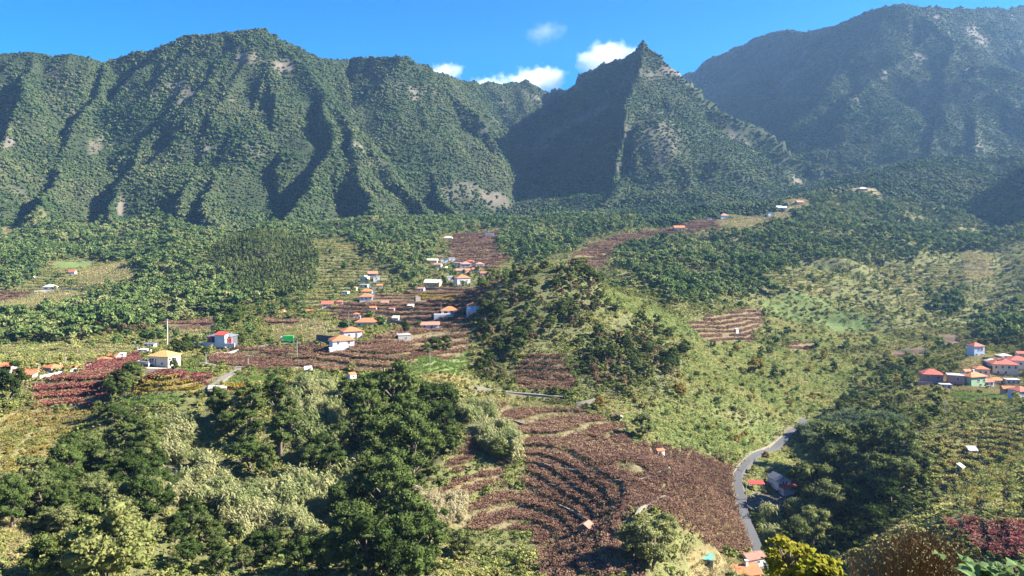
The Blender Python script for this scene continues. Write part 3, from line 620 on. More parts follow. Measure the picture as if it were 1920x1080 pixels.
# grass
cx, cy = jgrid(130, 420, 1.15); c = cover(cx, cy); s = np.isin(c, [TAN, TERR]) | (np.isin(c, [VINE, REDVINE]) & (rng.uniform(size=len(cx)) > .6))
plant('dry_grass', 'dry tawny grass on banks and open slopes', cx[s], cy[s], rng.uniform(.7,1.5,s.sum()), [proto('grass_tuft', tuft(120+q), ML_TAN) for q in range(3)] + [proto('green_tuft', tuft(125), ML_SCRUB)])
s = c == GREEN
plant('green_crops', 'bright green crops and turf on small terraces', cx[s], cy[s], rng.uniform(.7,1.3,s.sum()), [proto('crop_tuft', tuft(130+q, 30, .6), ML_GRN) for q in range(3)])
cx, cy = jgrid(420, 1250, 3.2); s = np.isin(cover(cx, cy), [TAN]); 
plant('dry_grass', 'dry tawny grass on the far terraces and fields', cx[s], cy[s], rng.uniform(1.6,3.2,s.sum()), [proto('grass_tuft', tuft(126+q), ML_TAN) for q in range(2)] + [proto('green_tuft', tuft(128), ML_SCRUB)])
# cane brakes
cx, cy = jgrid(130, 420, 2.0); c = cover(cx, cy); nz = fbm(cx, cy, 14, 2)
s = (c == CANE) & (nz > -.22) & (rng.uniform(size=len(cx)) > .25)
plant('cane_brake', 'tall pale green giant cane on the gully sides', cx[s], cy[s], rng.uniform(.7,1.35,s.sum()), [proto('cane_clump', cane(140+q), ML_CANE) for q in range(4)], 0, None, .12)
s = (c == DCANE)
plant('cane_brake', 'shaded dark green giant cane in the right hand gully', cx[s], cy[s], rng.uniform(.8,1.2,s.sum()), [proto('dark_cane_clump', cane(150+q), ML_DCANE) for q in range(3)], 0, None, .12)
s = (c == DRYCANE)
plant('cane_brake', 'straw coloured dry cane beside the vineyard', cx[s], cy[s], rng.uniform(.6,.8,s.sum()), [proto('dry_cane_clump', cane(160+q), ML_DRYC) for q in range(3)], 0, None, .05)
# vines: rows along the terrace treads, the walls between left bare
PH = samp(PHASE, cx, cy)
def vines(name, label, cls, mats, y0, y1, sp, sz, lo=.0, hi=.70, keep=1.0):
    x, y = jgrid(y0, y1, sp, .74, .3); c = cover(x, y); p = samp(PHASE, x, y); fr = p-np.floor(p)
    s = np.isin(c, cls) & (fr > lo) & (fr < hi) & (rng.uniform(size=len(x)) < keep) & (fbm(x, y, 18, 2) > -.5)
    plant(name, label, x[s], y[s], rng.uniform(.8,1.25,s.sum())*sz, [proto('vine', vine(170+q), m) for q, m in enumerate(mats)], 0, None, .05)
vines('vine_rows', 'maroon autumn vines on the terraced spur in front', [VINE], [ML_VINE]*4, 150, 345, 1.05, .82, .0, .72)
vines('vine_rows', 'crimson vines on the left and lower right plots', [REDVINE], [ML_RED]*3+[ML_VINE], 120, 420, 1.05, 1.0)
vines('vine_rows', 'yellow autumn vines in narrow strips', [YELVINE], [ML_YEL]*3, 200, 600, 1.3, 1.0)
vines('vine_rows', 'maroon vine terraces around the village', [VINE], [ML_VINE]*4, 345, 700, 1.5, 1.05, .0, .56)
vines('vine_rows', 'maroon vine terraces along the far ridge', [VINE, REDVINE], [ML_VINE]*3, 700, 1300, 2.6, 1.7, .0, .66)
vines('vine_rows', 'green and golden rows on the lower right terraces', [TERR], [ML_SCRUB, ML_YSC, ML_FERN], 130, 330, 1.3, 1.0, .0, .5)
vines('vine_rows', 'green and tawny overgrown terraces', [TERR], [ML_SCRUB, ML_TAN, ML_FERN, ML_SCRUB], 330, 1100, 2.0, 1.15, .05, .66, .9)
# ------------------------------------------------------------------ single trees near enough to tell apart
ML_DARK = leafmat('evergreen_leaf', [(.03,.047,.014),(.052,.078,.021),(.08,.108,.03),(.12,.14,.042)], .25, 25)
ML_OLIVE = leafmat('olive_leaf', [(.075,.097,.033),(.125,.148,.05),(.19,.195,.075)], .3, 20)
ML_BRIGHT = leafmat('bright_leaf', [(.10,.125,.034),(.155,.18,.05),(.23,.235,.085)], .4, 12)
ML_GOLD = leafmat('golden_leaf', [(.15,.13,.025),(.24,.18,.035),(.27,.16,.05)], .35, 12)
TREES = {}
def tree_kind(key, mat, variants):
    L = []
    for (seed, ncl, nl, ht, base, leaf, shape, cr) in variants:
        c = mesh_np('crown', *crown(seed, ncl, nl, .5, ht, base, leaf, cr, shape), mat, True)
        t = mesh_np('trunk', *trunk(seed, ht, .5, base), M_BARK, True); L.append((c, t))
    TREES[key] = L
tree_kind('dark', ML_DARK, [(200+q, 34, 110, [1.15,1.3,1.0,1.2,.95][q], .12, .017, 'round', .34) for q in range(5)])
tree_kind('tall', ML_DARK, [(210+q, 30, 110, 1.7+.25*q, .10, .02, 'cone', .42) for q in range(3)])
tree_kind('olive', ML_OLIVE, [(220+q, 32, 110, .95+.1*q, .10, .017, 'round', .33) for q in range(3)])
tree_kind('bright', ML_BRIGHT, [(230+q, 50, 120, .8, .12, .014, 'round', .26) for q in range(2)])
tree_kind('gold', ML_GOLD, [(240, 22, 60, .9, .12, .028, 'round', .36)])
tree_kind('bush', ML_DARK, [(250, 30, 70, .6, -.02, .024, 'round', .32)])
NT = [0]; SPOTS = []; ALLT = []
def tree(kind, x, y, wid, label, group, name='tree', cat='tree', hs=1.0):
    v = TREES[kind]; c, t = v[NT[0] % len(v)]; NT[0] += 1; SPOTS.append((x, y, wid*.5))
    o = bpy.data.objects.new(name, None); o.empty_display_size = .3; link(o); o.location = (x, y, hz(x, y)-.15); o['_w'] = wid; ALLT.append(o)
    o.rotation_euler = (0, 0, random.uniform(0, 6.28)); s = wid*random.uniform(.95, 1.05); o.scale = (s, s, s*hs*random.uniform(.92, 1.08))
    for nm, me in (('trunk', t), ('crown', c)): link(bpy.data.objects.new(nm, me), o)
    return tag(o, label, cat, group)
def at(kind, px, py, wpx, label, group, **k):
    """crown centre and crown width in the photo"""
    x, y, z = pick(px, py + .42*wpx); return tree(kind, x, y, max(1.5, 1.15*wpx/F*y), label, group, **k)
G1 = 'evergreens on the bluff under the yellow-roofed house'
for a in [(470,770,62),(512,748,46),(466,858,60),(462,812,56),(430,800,46),(410,770,44),(500,880,40)]: at('dark', *a, 'evergreen on the bluff below the concrete roof', G1)
for a in [(528,835,46),(545,800,34)]: at('tall', *a, 'slim evergreen beside the bluff cane', 'slim evergreens beside the cane')
G2 = 'evergreens at the foot of the pale cane slope'
for a in [(600,850,58),(620,885,56),(585,880,50),(640,820,44)]: at('dark', *a, 'evergreen at the foot of the cane', G2)
G3 = 'evergreens in the grove below the white shed'
for a in [(652,752,46),(700,745,72),(740,765,86),(690,795,74),(765,800,80),(805,775,66),(722,835,80),(775,860,84),(705,858,66),(800,845,66),(835,800,46),(830,762,56),(740,895,60),(690,905,60),(765,735,56),(845,835,40)]:
    at('dark', *a, 'evergreen in the grove below the white hut', G3)
G4 = 'evergreens in the lower middle grove'
for a in [(662,1000,90),(722,950,88),(762,1000,100),(690,1050,100),(770,1055,104),(640,950,62),(700,915,70),(808,1035,70),(615,1050,72),(560,1065,60),(740,1075,80),(500,1040,56)]:
    at('dark', *a, 'broad evergreen in the bottom middle grove', G4)
at('dark', 22, 728, 56, 'big round dark tree below the left orange-roofed houses', None)
at('olive', 870, 1025, 52, 'lone round bush left of the lowest brown hut', None, name='bush', cat='bush')
for a in [(1185,1020,60),(1225,1035,84),(1240,1000,60)]: at('olive', *a, 'bush on the bank above the teal-roofed shed', 'bushes on the vineyard bank', name='bush', cat='bush')
at('bright', 200, 1045, 170, 'large bright green feathery tree at the lower left', None)
at('bright', 90, 1065, 90, 'small bright green tree at the bottom left corner', None)
at('bright', 940, 845, 46, 'pale green willowy bush at the vineyard edge', None, name='bush', cat='bush')
at('olive', 1205, 805, 40, 'round green bush beside the gabled white hut', None, name='bush', cat='bush')
G5 = 'olive-green trees in the shaded right gully'
for a in [(1560,850,84),(1600,845,80),(1640,835,70),(1530,930,70),(1500,970,60),(1550,960,66),(1525,1000,60),(1690,845,66),(1650,905,70),(1690,900,60),(1720,870,56),(1490,1015,56),(1580,900,70),(1610,880,60)]:
    at('olive', *a, 'olive-green tree in the gully right of the farm', G5)
for a in [(1640,985,58),(1600,950,50),(1670,960,60)]: at('dark', *a, 'dark tree at the gully bottom', 'dark trees in the right gully')
for a in [(440,600,34),(425,612,24),(450,592,28)]: at('dark', *a, 'dark tree behind the red villa', 'trees behind the red and white villa')
for a in [(330,652,20),(350,650,24),(345,655,20),(366,650,22),(385,662,18),(315,668,20),(325,690,18),(452,640,18)]: at('dark', *a, 'garden tree between yellow-roofed and red villas', 'garden trees between the two villas')
for a in [(835,650,26),(815,648,30),(800,655,22),(760,615,18),(785,610,16)]: at('dark', *a, 'garden tree below the long low house', 'garden trees below the long house')
for a in [(1270,580,0),]: pass
at('gold', 1275, 735, 26, 'golden-leaved tree at the foot of the wooded knoll', None)
at('gold', 1415, 690, 30, 'yellow-green tree on the bright fern slope', None)
at('gold', 1125, 758, 22, 'yellow flowering bush at the end of the stone wall', None, name='bush', cat='bush')
def clear(x, y, r):
    return all((x-a)**2+(y-b)**2 > (r*.5+c*.55)**2 for a, b, c in SPOTS)
def fill(n, poly, kinds, w0, w1, label, group, gap=1.0, name='tree', cat='tree'):
    P = wpoly(poly); us = [p[0] for p in P]; ls = [p[1] for p in P]; k = 0
    for _ in range(n*30):
        u = random.uniform(min(us), max(us)); l = random.uniform(min(ls), max(ls)); y = math.exp(l); x = u*y; wd = random.uniform(w0, w1)
        if not inpoly(P, np.array([u]), np.array([l]))[0] or not clear(x, y, wd*gap): continue
        tree(random.choice(kinds), x, y, wd, label, group, name, cat); k += 1
        if k >= n: break
fill(60, [(180,860),(250,800),(300,840),(310,960),(250,1010),(150,1010),(0,1010),(0,930),(80,920),(130,870)], ['dark','dark','dark','olive'], 5.5, 9.5, 'tree in the lower left wood', 'trees in the lower left wood', .8)
fill(12, [(200,720),(270,700),(260,760),(250,800),(180,850),(150,830),(190,770)], ['dark'], 4, 7, 'dark tree beside the red vineyard', 'trees beside the red vineyard')
fill(14, [(320,960),(480,1000),(600,1040),(480,1080),(300,1080)], ['dark','olive'], 3.5, 6.5, 'tree among the bottom cane', 'trees among the bottom cane', .8)
fill(56, [(900,540),(960,520),(1060,508),(1130,530),(1150,570),(1060,620),(980,650),(960,700),(900,715),(890,640)], ['dark','dark','olive'], 4.5, 8.5, 'tree on the knoll top', 'trees on top of the knoll', .62)
fill(48, [(1100,640),(1180,590),(1240,620),(1290,660),(1280,700),(1230,725),(1170,740),(1110,720),(1080,680)], ['dark','dark','olive'], 4, 7, 'tree on the right flank of the knoll', 'trees on the right flank of the knoll', .6)
fill(22, [(1320,650),(1480,660),(1700,660),(1800,680),(1700,720),(1560,700),(1440,720)], ['olive','dark','gold'], 3, 6, 'bushy tree on the bright slope across the valley', 'bushes on the slope across the valley')
fill(16, [(1560,760),(1700,735),(1760,760),(1780,800),(1700,840),(1600,810)], ['olive','dark'], 3.5, 7, 'tree on the shoulder below the pink house', 'trees on the shoulder below the pink house')
fill(22, [(1720,690),(1800,690),(1830,655),(1920,650),(1920,735),(1730,735)], ['dark','olive','bush'], 1.8, 3.6, 'garden tree among the right-hand houses', 'garden trees among the right houses')

# tell look-alikes apart by size and by their place in the clump
def single_out():
    byg = {}
    for o in ALLT:
        if o.get('group'): byg.setdefault(o['group'], []).append(o)
    for g, L in byg.items():
        if len(L) < 2: continue
        pos = {o: (960+F*o.location.x/o.location.y, HOR-F*o.location.z/o.location.y) for o in L}
        xs = sorted(L, key=lambda o: pos[o][0]); ys = sorted(L, key=lambda o: pos[o][1]); ws = sorted(L, key=lambda o: o['_w']); n = len(L)
        cells = {}
        for o in L:
            fx, fy, fw = xs.index(o)/n, ys.index(o)/n, ws.index(o)/n
            hx = 'left' if fx < .34 else 'right' if fx > .66 else 'middle'; vy = 'upper' if fy < .34 else 'lower' if fy > .66 else 'centre'
            sz = 'small' if fw < .34 else 'large' if fw > .66 else 'medium'
            cells.setdefault((sz, vy, hx), []).append(o)
        for (sz, vy, hx), M in cells.items():
            M.sort(key=lambda o: pos[o][0]); ords = [''] if len(M) == 1 else ['left one of two, ', 'right one of two, '] if len(M) == 2 else [q+' from left, ' for q in ('first','second','third','fourth','fifth','sixth','seventh','eighth')]
            for q, o in enumerate(M):
                o['label'] = f"{sz} {o['label']}, {ords[min(q, len(ords)-1)]}{vy} {hx}"
    for o in ALLT: del o['_w']
single_out()
# ------------------------------------------------------------------ buildings
WALLS = {k: surf('render_'+k, c, tuple(x*.78 for x in c), .8, .9, .1) for k, c in dict(white=(.60,.60,.58), cream=(.58,.50,.37), pink=(.50,.25,.21), green=(.28,.42,.25), red=(.45,.10,.085), grey=(.27,.27,.27), bluish=(.50,.56,.64), lilac=(.46,.44,.48), concrete=(.36,.34,.30), stone=(.20,.17,.14), dark=(.07,.075,.085), yellow=(.56,.44,.20)).items()}
ROOFS = {k: surf('roof_'+k, c, tuple(x*.68 for x in c), 1.5, .85, .6, 9.0) for k, c in dict(orange=(.46,.145,.055), red=(.42,.095,.06), ochre=(.46,.28,.085), rose=(.36,.16,.11), grey=(.13,.14,.16), brown=(.30,.16,.10), white=(.58,.58,.56), tin=(.36,.34,.31), scarlet=(.50,.05,.035), teal=(.13,.33,.27), cream=(.5,.44,.32)).items()}
M_GLASS = glassmat('window_glass'); M_FRAME = surf('painted_frame', (.55,.54,.5)); M_DOOR = surf('door_paint', (.12,.07,.045)); M_METAL = surf('galvanised', (.42,.42,.42), None, 3, .5)
def boxes(lst):
    V, Fc, o = [], [], 0
    for (x0,x1,y0,y1,z0,z1) in lst:
        V += [(x0,y0,z0),(x1,y0,z0),(x1,y1,z0),(x0,y1,z0),(x0,y0,z1),(x1,y0,z1),(x1,y1,z1),(x0,y1,z1)]
        Fc += [[o,o+3,o+2,o+1],[o+4,o+5,o+6,o+7],[o,o+1,o+5,o+4],[o+1,o+2,o+6,o+5],[o+2,o+3,o+7,o+6],[o+3,o,o+4,o+7]]; o += 8
    return np.array(V, float), np.array(Fc)
def part(name, vf, mat, parent):
    return link(bpy.data.objects.new(name, mesh_np(name, vf[0], vf[1], mat)), parent)
def poly_obj(name, verts, faces, mat, parent):
    me = bpy.data.meshes.new(name); me.from_pydata([tuple(v) for v in verts], [], faces); me.materials.append(mat); me.update(); return link(bpy.data.objects.new(name, me), parent)
def roof_mesh(kind, w, d, h, rh, ov=.45, th=.16):
    x, y = w/2+ov, d/2+ov; e = h-.05
    if kind == 'hip':
        r = max(0, x-y) if x > y else 0; ry = max(0, y-x) if y > x else 0
        top = [(-r,-ry,e+rh),(r,ry,e+rh)] if (r or ry) else [(0,0,e+rh)]
        V = [(-x,-y,e-th),(x,-y,e-th),(x,y,e-th),(-x,y,e-th),(-x,-y,e),(x,-y,e),(x,y,e),(-x,y,e)]+top
        S = [(0,3,2,1),(0,1,5,4),(1,2,6,5),(2,3,7,6),(3,0,4,7)]
        if len(top) == 1: S += [(4,5,8),(5,6,8),(6,7,8),(7,4,8)]
        elif r: S += [(4,5,9,8),(5,6,9),(6,7,8,9),(7,4,8)]
        else: S += [(4,5,8),(5,6,9,8),(6,7,9),(7,4,8,9)]
    elif kind == 'gable':   # ridge along x
        V = [(-x,-y,e-th),(x,-y,e-th),(x,y,e-th),(-x,y,e-th),(-x,-y,e),(x,-y,e),(x,y,e),(-x,y,e),(-x,0,e+rh),(x,0,e+rh),(-x,0,e+rh-th),(x,0,e+rh-th)]
        S = [(4,5,9,8),(6,7,8,9),(0,10,11,1),(10,3,2,11),(0,1,5,4),(2,3,7,6),(1,11,9,5),(11,2,6,9),(0,4,8,10),(10,8,7,3)]
    elif kind == 'gabley':  # ridge along y, gable towards the front
        V = [(-x,-y,e-th),(x,-y,e-th),(x,y,e-th),(-x,y,e-th),(-x,-y,e),(x,-y,e),(x,y,e),(-x,y,e),(0,-y,e+rh),(0,y,e+rh),(0,-y,e+rh-th),(0,y,e+rh-th)]
        S = [(7,4,8,9),(5,6,9,8),(0,3,11,10),(1,10,11,2),(3,0,4,7),(1,2,6,5),(0,10,8,4),(10,1,5,8),(2,11,9,6),(11,3,7,9)]
    elif kind == 'shed':    # falls towards the front
        V = [(-x,-y,e-th),(x,-y,e-th),(x,y,e+rh-th),(-x,y,e+rh-th),(-x,-y,e),(x,-y,e),(x,y,e+rh),(-x,y,e+rh)]
        S = [(0,3,2,1),(4,5,6,7),(0,1,5,4),(1,2,6,5),(2,3,7,6),(3,0,4,7)]
    else:
        x, y = w/2+.15, d/2+.15
        V = [(-x,-y,h),(x,-y,h),(x,y,h),(-x,y,h),(-x,-y,h+.3),(x,-y,h+.3),(x,y,h+.3),(-x,y,h+.3)]
        S = [(0,3,2,1),(4,5,6,7),(0,1,5,4),(1,2,6,5),(2,3,7,6),(3,0,4,7)]
    return V, S
def opening(o, side, c, z, ww, wh, w, d, door=False, sub=True):
    """a window or door set on the front (f), right (r) or left (l) wall, centred at c along it"""
    def bx(a0,a1,z0,z1,p0,p1):
        if side == 'f': return (a0,a1,-d/2-p1,-d/2-p0,z0,z1)
        if side == 'r': return (w/2+p0,w/2+p1,a0,a1,z0,z1)
        return (-w/2-p1,-w/2-p0,a0,a1,z0,z1)
    a0, a1, z0, z1 = c-ww/2, c+ww/2, z, z+wh; t = .09
    if door: return part('door', boxes([bx(a0,a1,z0,z1,.004,.07)]), M_DOOR, o)
    f = part('window', boxes([bx(a0-t,a1+t,z1,z1+t,.003,.09),bx(a0-t-.05,a1+t+.05,z0-t,z0,.003,.14),bx(a0-t,a0,z0,z1,.003,.09),bx(a1,a1+t,z0,z1,.003,.09)] + ([bx(c-.03,c+.03,z0,z1,.02,.06)] if ww > .8 else [])), M_FRAME, o)
    part('pane', boxes([bx(a0,a1,z0,z1,.004,.018)]), M_GLASS, f)
def house(px, py, wp, hp, label, wall='white', roof='orange', kind='hip', dr=.8, rh=.22, yaw=0, win=(), cat='house', name='house', chim=None, grp=None, Y=None, plinth=None, dz=0):
    x, y, z = pick(px, py)
    if Y: y = Y; x = (px-960)/F*Y
    s = y/F; w = wp*s; d = w*dr; h = hp*s; a = R(yaw)
    y += d*.5; x = (px-960)/F*y if not Y else x
    o = bpy.data.objects.new(name, None); o.empty_display_size = .5; link(o)
    zz = -(py-HOR)/F*(y-d*.5)+dz; o.location = (x, y, zz); o.rotation_euler = (0,0,a)
    gz = min(hz(x+i*w*.5, y+j*d*.5) for i in (-1,1) for j in (-1,1)); deep = max(1.0, zz-gz+.8)
    if kind in ('gable','gabley','shed'):
        e = h; r = rh*w
        if kind == 'gable':
            V = [(-w/2,-d/2,-deep),(w/2,-d/2,-deep),(w/2,d/2,-deep),(-w/2,d/2,-deep),(-w/2,-d/2,e),(w/2,-d/2,e),(w/2,d/2,e),(-w/2,d/2,e),(-w/2,0,e+r*.86),(w/2,0,e+r*.86)]
            S = [(0,1,5,4),(2,3,7,6),(1,2,6,9,5),(3,0,4,8,7)]
        elif kind == 'gabley':
            V = [(-w/2,-d/2,-deep),(w/2,-d/2,-deep),(w/2,d/2,-deep),(-w/2,d/2,-deep),(-w/2,-d/2,e),(w/2,-d/2,e),(w/2,d/2,e),(-w/2,d/2,e),(0,-d/2,e+r*.86),(0,d/2,e+r*.86)]
            S = [(0,1,5,8,4),(2,3,7,9,6),(1,2,6,5),(3,0,4,7)]
        else:
            V = [(-w/2,-d/2,-deep),(w/2,-d/2,-deep),(w/2,d/2,-deep),(-w/2,d/2,-deep),(-w/2,-d/2,e-.25),(w/2,-d/2,e-.25),(w/2,d/2,e+r-.3),(-w/2,d/2,e+r-.3)]
            S = [(0,1,5,4),(2,3,7,6),(1,2,6,5),(3,0,4,7)]
        poly_obj('wall', V, S, WALLS[wall], o)
    else: part('wall', boxes([(-w/2,w/2,-d/2,d/2,-deep,h)]), WALLS[wall], o)
    V, S = roof_mesh(kind, w, d, h, rh*w, min(.5, w*.06)); rf = poly_obj('roof', V, S, ROOFS[roof], o)
    if chim:
        cx_, cy_ = chim; part('chimney', boxes([(cx_*w-.35,cx_*w+.35,cy_*d-.35,cy_*d+.35,h,h+rh*w+.9),(cx_*w-.45,cx_*w+.45,cy_*d-.45,cy_*d+.45,h+rh*w+.9,h+rh*w+1.05)]), WALLS['white'], rf)
    for q in win:
        sd, c, zc, ww, wh = q[:5]; opening(o, sd, c*(w if sd == 'f' else d), zc*h, ww, wh, w, d, len(q) > 5)
    if plinth: part('terrace_wall', boxes([(-w*plinth[0],w*plinth[1],-d/2-plinth[2],-d/2-.003,-deep,plinth[3])]), WALLS[plinth[4] if len(plinth) > 4 else 'grey'], o)
    return tag(o, label, cat, grp), w, d, h
W2 = lambda n, z=.3, ww=.9, wh=1.1: [('f', (k+.5)/n-.5, z, ww, wh) for k in range(n)]
# villa with the yellow roof
o, w_, d_, h_ = house(308, 689, 44, 21, 'cream two-storey villa with a yellow hipped roof and corner balcony', 'cream', 'ochre', 'hip', .8, .2, -14, [('f',-.32,.42,2.0,1.5),('f',-.12,.25,.5,2.2),('f',.2,.28,.8,.7),('r',.0,.45,2.2,1.3),('l',0,.4,1.2,1.2)])
part('balcony', boxes([(-w_/2-3.0,-w_/2+2.2,-d_/2-2.2,-d_/2-.004,h_*.33,h_*.33+.25),(-w_/2-3.0,-w_/2+2.2,-d_/2-2.2,-d_/2-2.05,h_*.33+.25,h_*.33+1.1),(-w_/2-3.0,-w_/2-2.85,-d_/2-2.05,-d_/2-.01,h_*.33+.25,h_*.33+1.1),(-w_/2-2.9,-w_/2-2.6,-d_/2-2.1,-d_/2-1.8,-2.5,h_*.33),(-w_/2-.4,-w_/2-.1,-d_/2-2.1,-d_/2-1.8,-2.5,h_*.33),(-w_/2+1.8,-w_/2+2.1,-d_/2-2.1,-d_/2-1.8,-2.5,h_*.33)]), WALLS['white'], o)
part('terrace_wall', boxes([(-w_/2-3.2,w_/2+2.5,-d_/2-4.2,-d_/2-2.3,-4.5,.4)]), WALLS['cream'], o)
# red and white villa with slate roof
o, w_, d_, h_ = house(412, 644, 46, 11, 'low villa with dark slate roof and red and white walls', 'dark', 'grey', 'hip', .6, .12, -8, [('f',-.3,.3,1.4,1.2)], Y=372, dz=.6)
V, S = roof_mesh('shed', 5.2, 3.4, 4.6, 1.2, .2); poly_obj('porch_roof', [(v[0]+2.2, v[1]-d_/2-1.5, v[2]-.6) for v in V], S, ROOFS['scarlet'], o)
part('porch', boxes([(-.4,4.8,-d_/2-3.1,-d_/2-.004,-2,3.7)]), WALLS['white'], o)
part('red_wing', boxes([(-w_/2+.8,-w_/2+3.2,-d_/2-1.2,-d_/2-.004,-1,h_*.85),(w_/2-1.8,w_/2+1.2,-d_/2-1.2,-d_/2-.004,-1,h_*.8)]), WALLS['red'], o)
part('garden_wall', boxes([(-w_/2-6,-.5,-d_/2-3.4,-d_/2-3.1,-1.6,.3),(4.9,w_/2+4,-d_/2-3.4,-d_/2-3.1,-1.6,.2)]), WALLS['white'], o)
# houses on the village shelf
house(641, 655, 40, 17, 'white two-storey house with orange hipped roof nearest the vineyards', 'white', 'orange', 'hip', .8, .2, 24, W2(2,.55)+W2(2,.1)+[('r',-.2,.5,.9,1.1),('r',.25,.5,.9,1.1),('r',0,.05,1.0,1.9,1)], plinth=(.7,.2,2.4,1.2,'white'))
house(655, 640, 34, 19, 'taller cream house with orange roof right behind the white one', 'lilac', 'orange', 'hip', .85, .2, 26, [('f',-.2,.5,1,1),('f',.2,.4,.9,1.7,1),('r',0,.5,.8,1.2)], Y=352)  # cream house; lilac wall colour paints in the shade of its front
house(691, 616, 46, 12, 'wide white bungalow with orange hipped roof on a grey retaining wall', 'white', 'orange', 'hip', .55, .15, 0, [('f',-.33,.15,1.4,2),('f',-.05,.15,1.3,2),('f',.1,.15,1.3,2),('f',.35,.15,.9,1.6)], chim=(-.35,0), plinth=(.55,.62,2.6,-.3))
house(843, 590, 31, 8, 'small white bungalow with orange hipped roof and tall white gatepost', 'white', 'orange', 'hip', .8, .22, 6, [('f',-.25,.15,2,1.5),('f',.1,.15,1,1.8,1)], plinth=(.95,.5,2.2,.6,'white'))
house(888, 584, 22, 11, 'pale blue-white house half hidden behind the knoll trees', 'bluish', 'orange', 'hip', .8, .25, 15, [('f',-.2,.3,1,1.2),('f',.2,.3,1,1.2)], plinth=(.7,.3,2,1.8,'bluish'))
house(806, 616, 34, 7, 'long low house with faded orange gable roof beside dark garage', 'white', 'rose', 'gable', .38, .16, 8, [('f',.1,.15,1.0,1.2),('f',-.3,.1,1,1.8,1)])
house(757, 638, 24, 9, 'small square flat-roofed concrete store among maroon vines', 'concrete', 'tin', 'flat', .8, 0, 18, [('f',.15,.35,.6,.6)], 'shed', 'store_building')
house(659, 716, 13, 14, 'tiny white two-level hut with orange roof above the dark grove', 'white', 'orange', 'gable', 1.0, .26, 42, [('f',0,.6,.6,.6),('f',0,.15,.6,.5),('r',.1,.05,.6,1.4,1)], 'hut', 'hut')
house(866, 534, 26, 13, 'two-storey house with bright orange hipped roof and shaded porch', 'lilac', 'orange', 'hip', .9, .22, 22, W2(2,.5)+[('f',0,.05,1,1.9,1),('r',0,.5,1,1.2)])  # greyish lilac is the front's shade, put into the wall colour
house(812, 538, 30, 8, 'pale yellow house with cream gable roof beside the ravine', 'yellow', 'cream', 'gable', .6, .2, -12, W2(2,.3))
house(846, 527, 22, 8, 'plain white house with flat roof left of the bright orange roof', 'white', 'tin', 'flat', .7, 0, 10, W2(3,.35))
house(782, 560, 10, 4, 'small brown-roofed hut between the yellow vine strips', 'stone', 'brown', 'gabley', .8, .3, 30, cat='hut', name='hut', Y=520)
house(687, 563, 24, 7, 'white house with orange roof at the foot of the lane', 'white', 'orange', 'hip', .7, .22, 8, W2(3,.3))
house(688, 552, 20, 6, 'blue-windowed house with orange roof second up the lane', 'bluish', 'orange', 'hip', .7, .22, 8, W2(3,.3))
house(683, 541, 15, 7, 'pale blue-white house at the lane corner', 'bluish', 'tin', 'flat', .8, 0, 0, W2(2,.4))
house(684, 528, 15, 8, 'cream hillside house left of the pink one at the lane top', 'cream', 'white', 'gabley', .8, .2, -10, W2(2,.4))
house(699, 520, 17, 7, 'pinkish house with red roof at the top of the lane', 'pink', 'rose', 'gable', .7, .25, 10, W2(2,.4))
house(706, 528, 12, 9, 'narrow white house right of the pink one at the lane top', 'white', 'tin', 'flat', .9, 0, 12, W2(1,.5))
house(614, 576, 20, 6, 'white house with a steep red roof among vines', 'cream', 'red', 'gable', .6, .28, 12, W2(2,.2))
house(637, 571, 11, 5, 'little red-roofed outhouse right of the steep red roof', 'pink', 'red', 'hip', .9, .3, 10, W2(1,.2), 'hut', 'hut')
house(582, 587, 15, 3.5, 'low hut with orange roof below the steep red roof', 'cream', 'orange', 'gable', .6, .22, -10, cat='hut', name='hut')
house(521, 588, 26, 4.5, 'long low orange-roofed house at the left end of the shelf', 'white', 'orange', 'gable', .4, .12, -5, W2(3,.2))
house(811, 494, 20, 6, 'cream house with pale roof, leftmost of the upper hamlet', 'cream', 'cream', 'gable', .6, .16, -8, W2(3,.3))
house(833, 493, 13, 7, 'grey-white house with small orange roof in upper hamlet', 'white', 'rose', 'gabley', .8, .25, 10, W2(1,.4))
house(847, 491, 12, 7, 'white box-shaped house in the upper hamlet', 'white', 'tin', 'flat', .9, 0, 10, W2(1,.4))
house(873, 503, 20, 8, 'grey house with rose roof behind the pink roof', 'lilac', 'rose', 'hip', .8, .22, 10, W2(2,.4))
house(868, 512, 26, 5, 'long house with pink-red gable roof in the upper hamlet', 'white', 'rose', 'gable', .45, .13, 6, W2(3,.2))
house(899, 502, 16, 7, 'house with rose roof, rightmost of the upper hamlet', 'white', 'rose', 'hip', .9, .24, 14, W2(2,.35))
house(918, 444, 17, 6, 'isolated blue-white house high on the dark terraces', 'bluish', 'tin', 'flat', .7, 0, 5, W2(2,.3))
house(840, 449, 17, 3, 'low cream-roofed house at the foot of the forest', 'cream', 'cream', 'hip', .6, .2, 0)
house(963, 524, 12, 4, 'orange-roofed hut on the ridge just left of the knoll top', 'cream', 'orange', 'gable', .8, .3, 10, cat='hut', name='hut', Y=600)
for a in [(821,502,14,6,'small white house','white','rose','gable'),(858,499,12,6,'cream box house','cream','tin','flat'),(882,496,13,6,'white house with red hipped roof','white','red','hip'),(893,511,14,6,'grey house with orange roof','lilac','orange','gable'),(838,507,12,5,'pale yellow house','yellow','cream','hip'),(906,517,12,5,'blue-white house with red roof','bluish','red','gable')]:
    house(a[0], a[1], a[2], a[3], {821:'small white house with rose gable below the leftmost cream house',858:'cream flat-roofed house behind the pink-red long roof',882:'white house with red hipped roof high in the upper hamlet',893:'lilac house with orange gable right of the long pink-red roof',838:'pale yellow house below the white box-shaped house',906:'blue-white house with red gable at the hamlet right end'}[a[0]], a[5], a[6], a[7], .75, .22, random.uniform(-12,14), W2(2,.35))
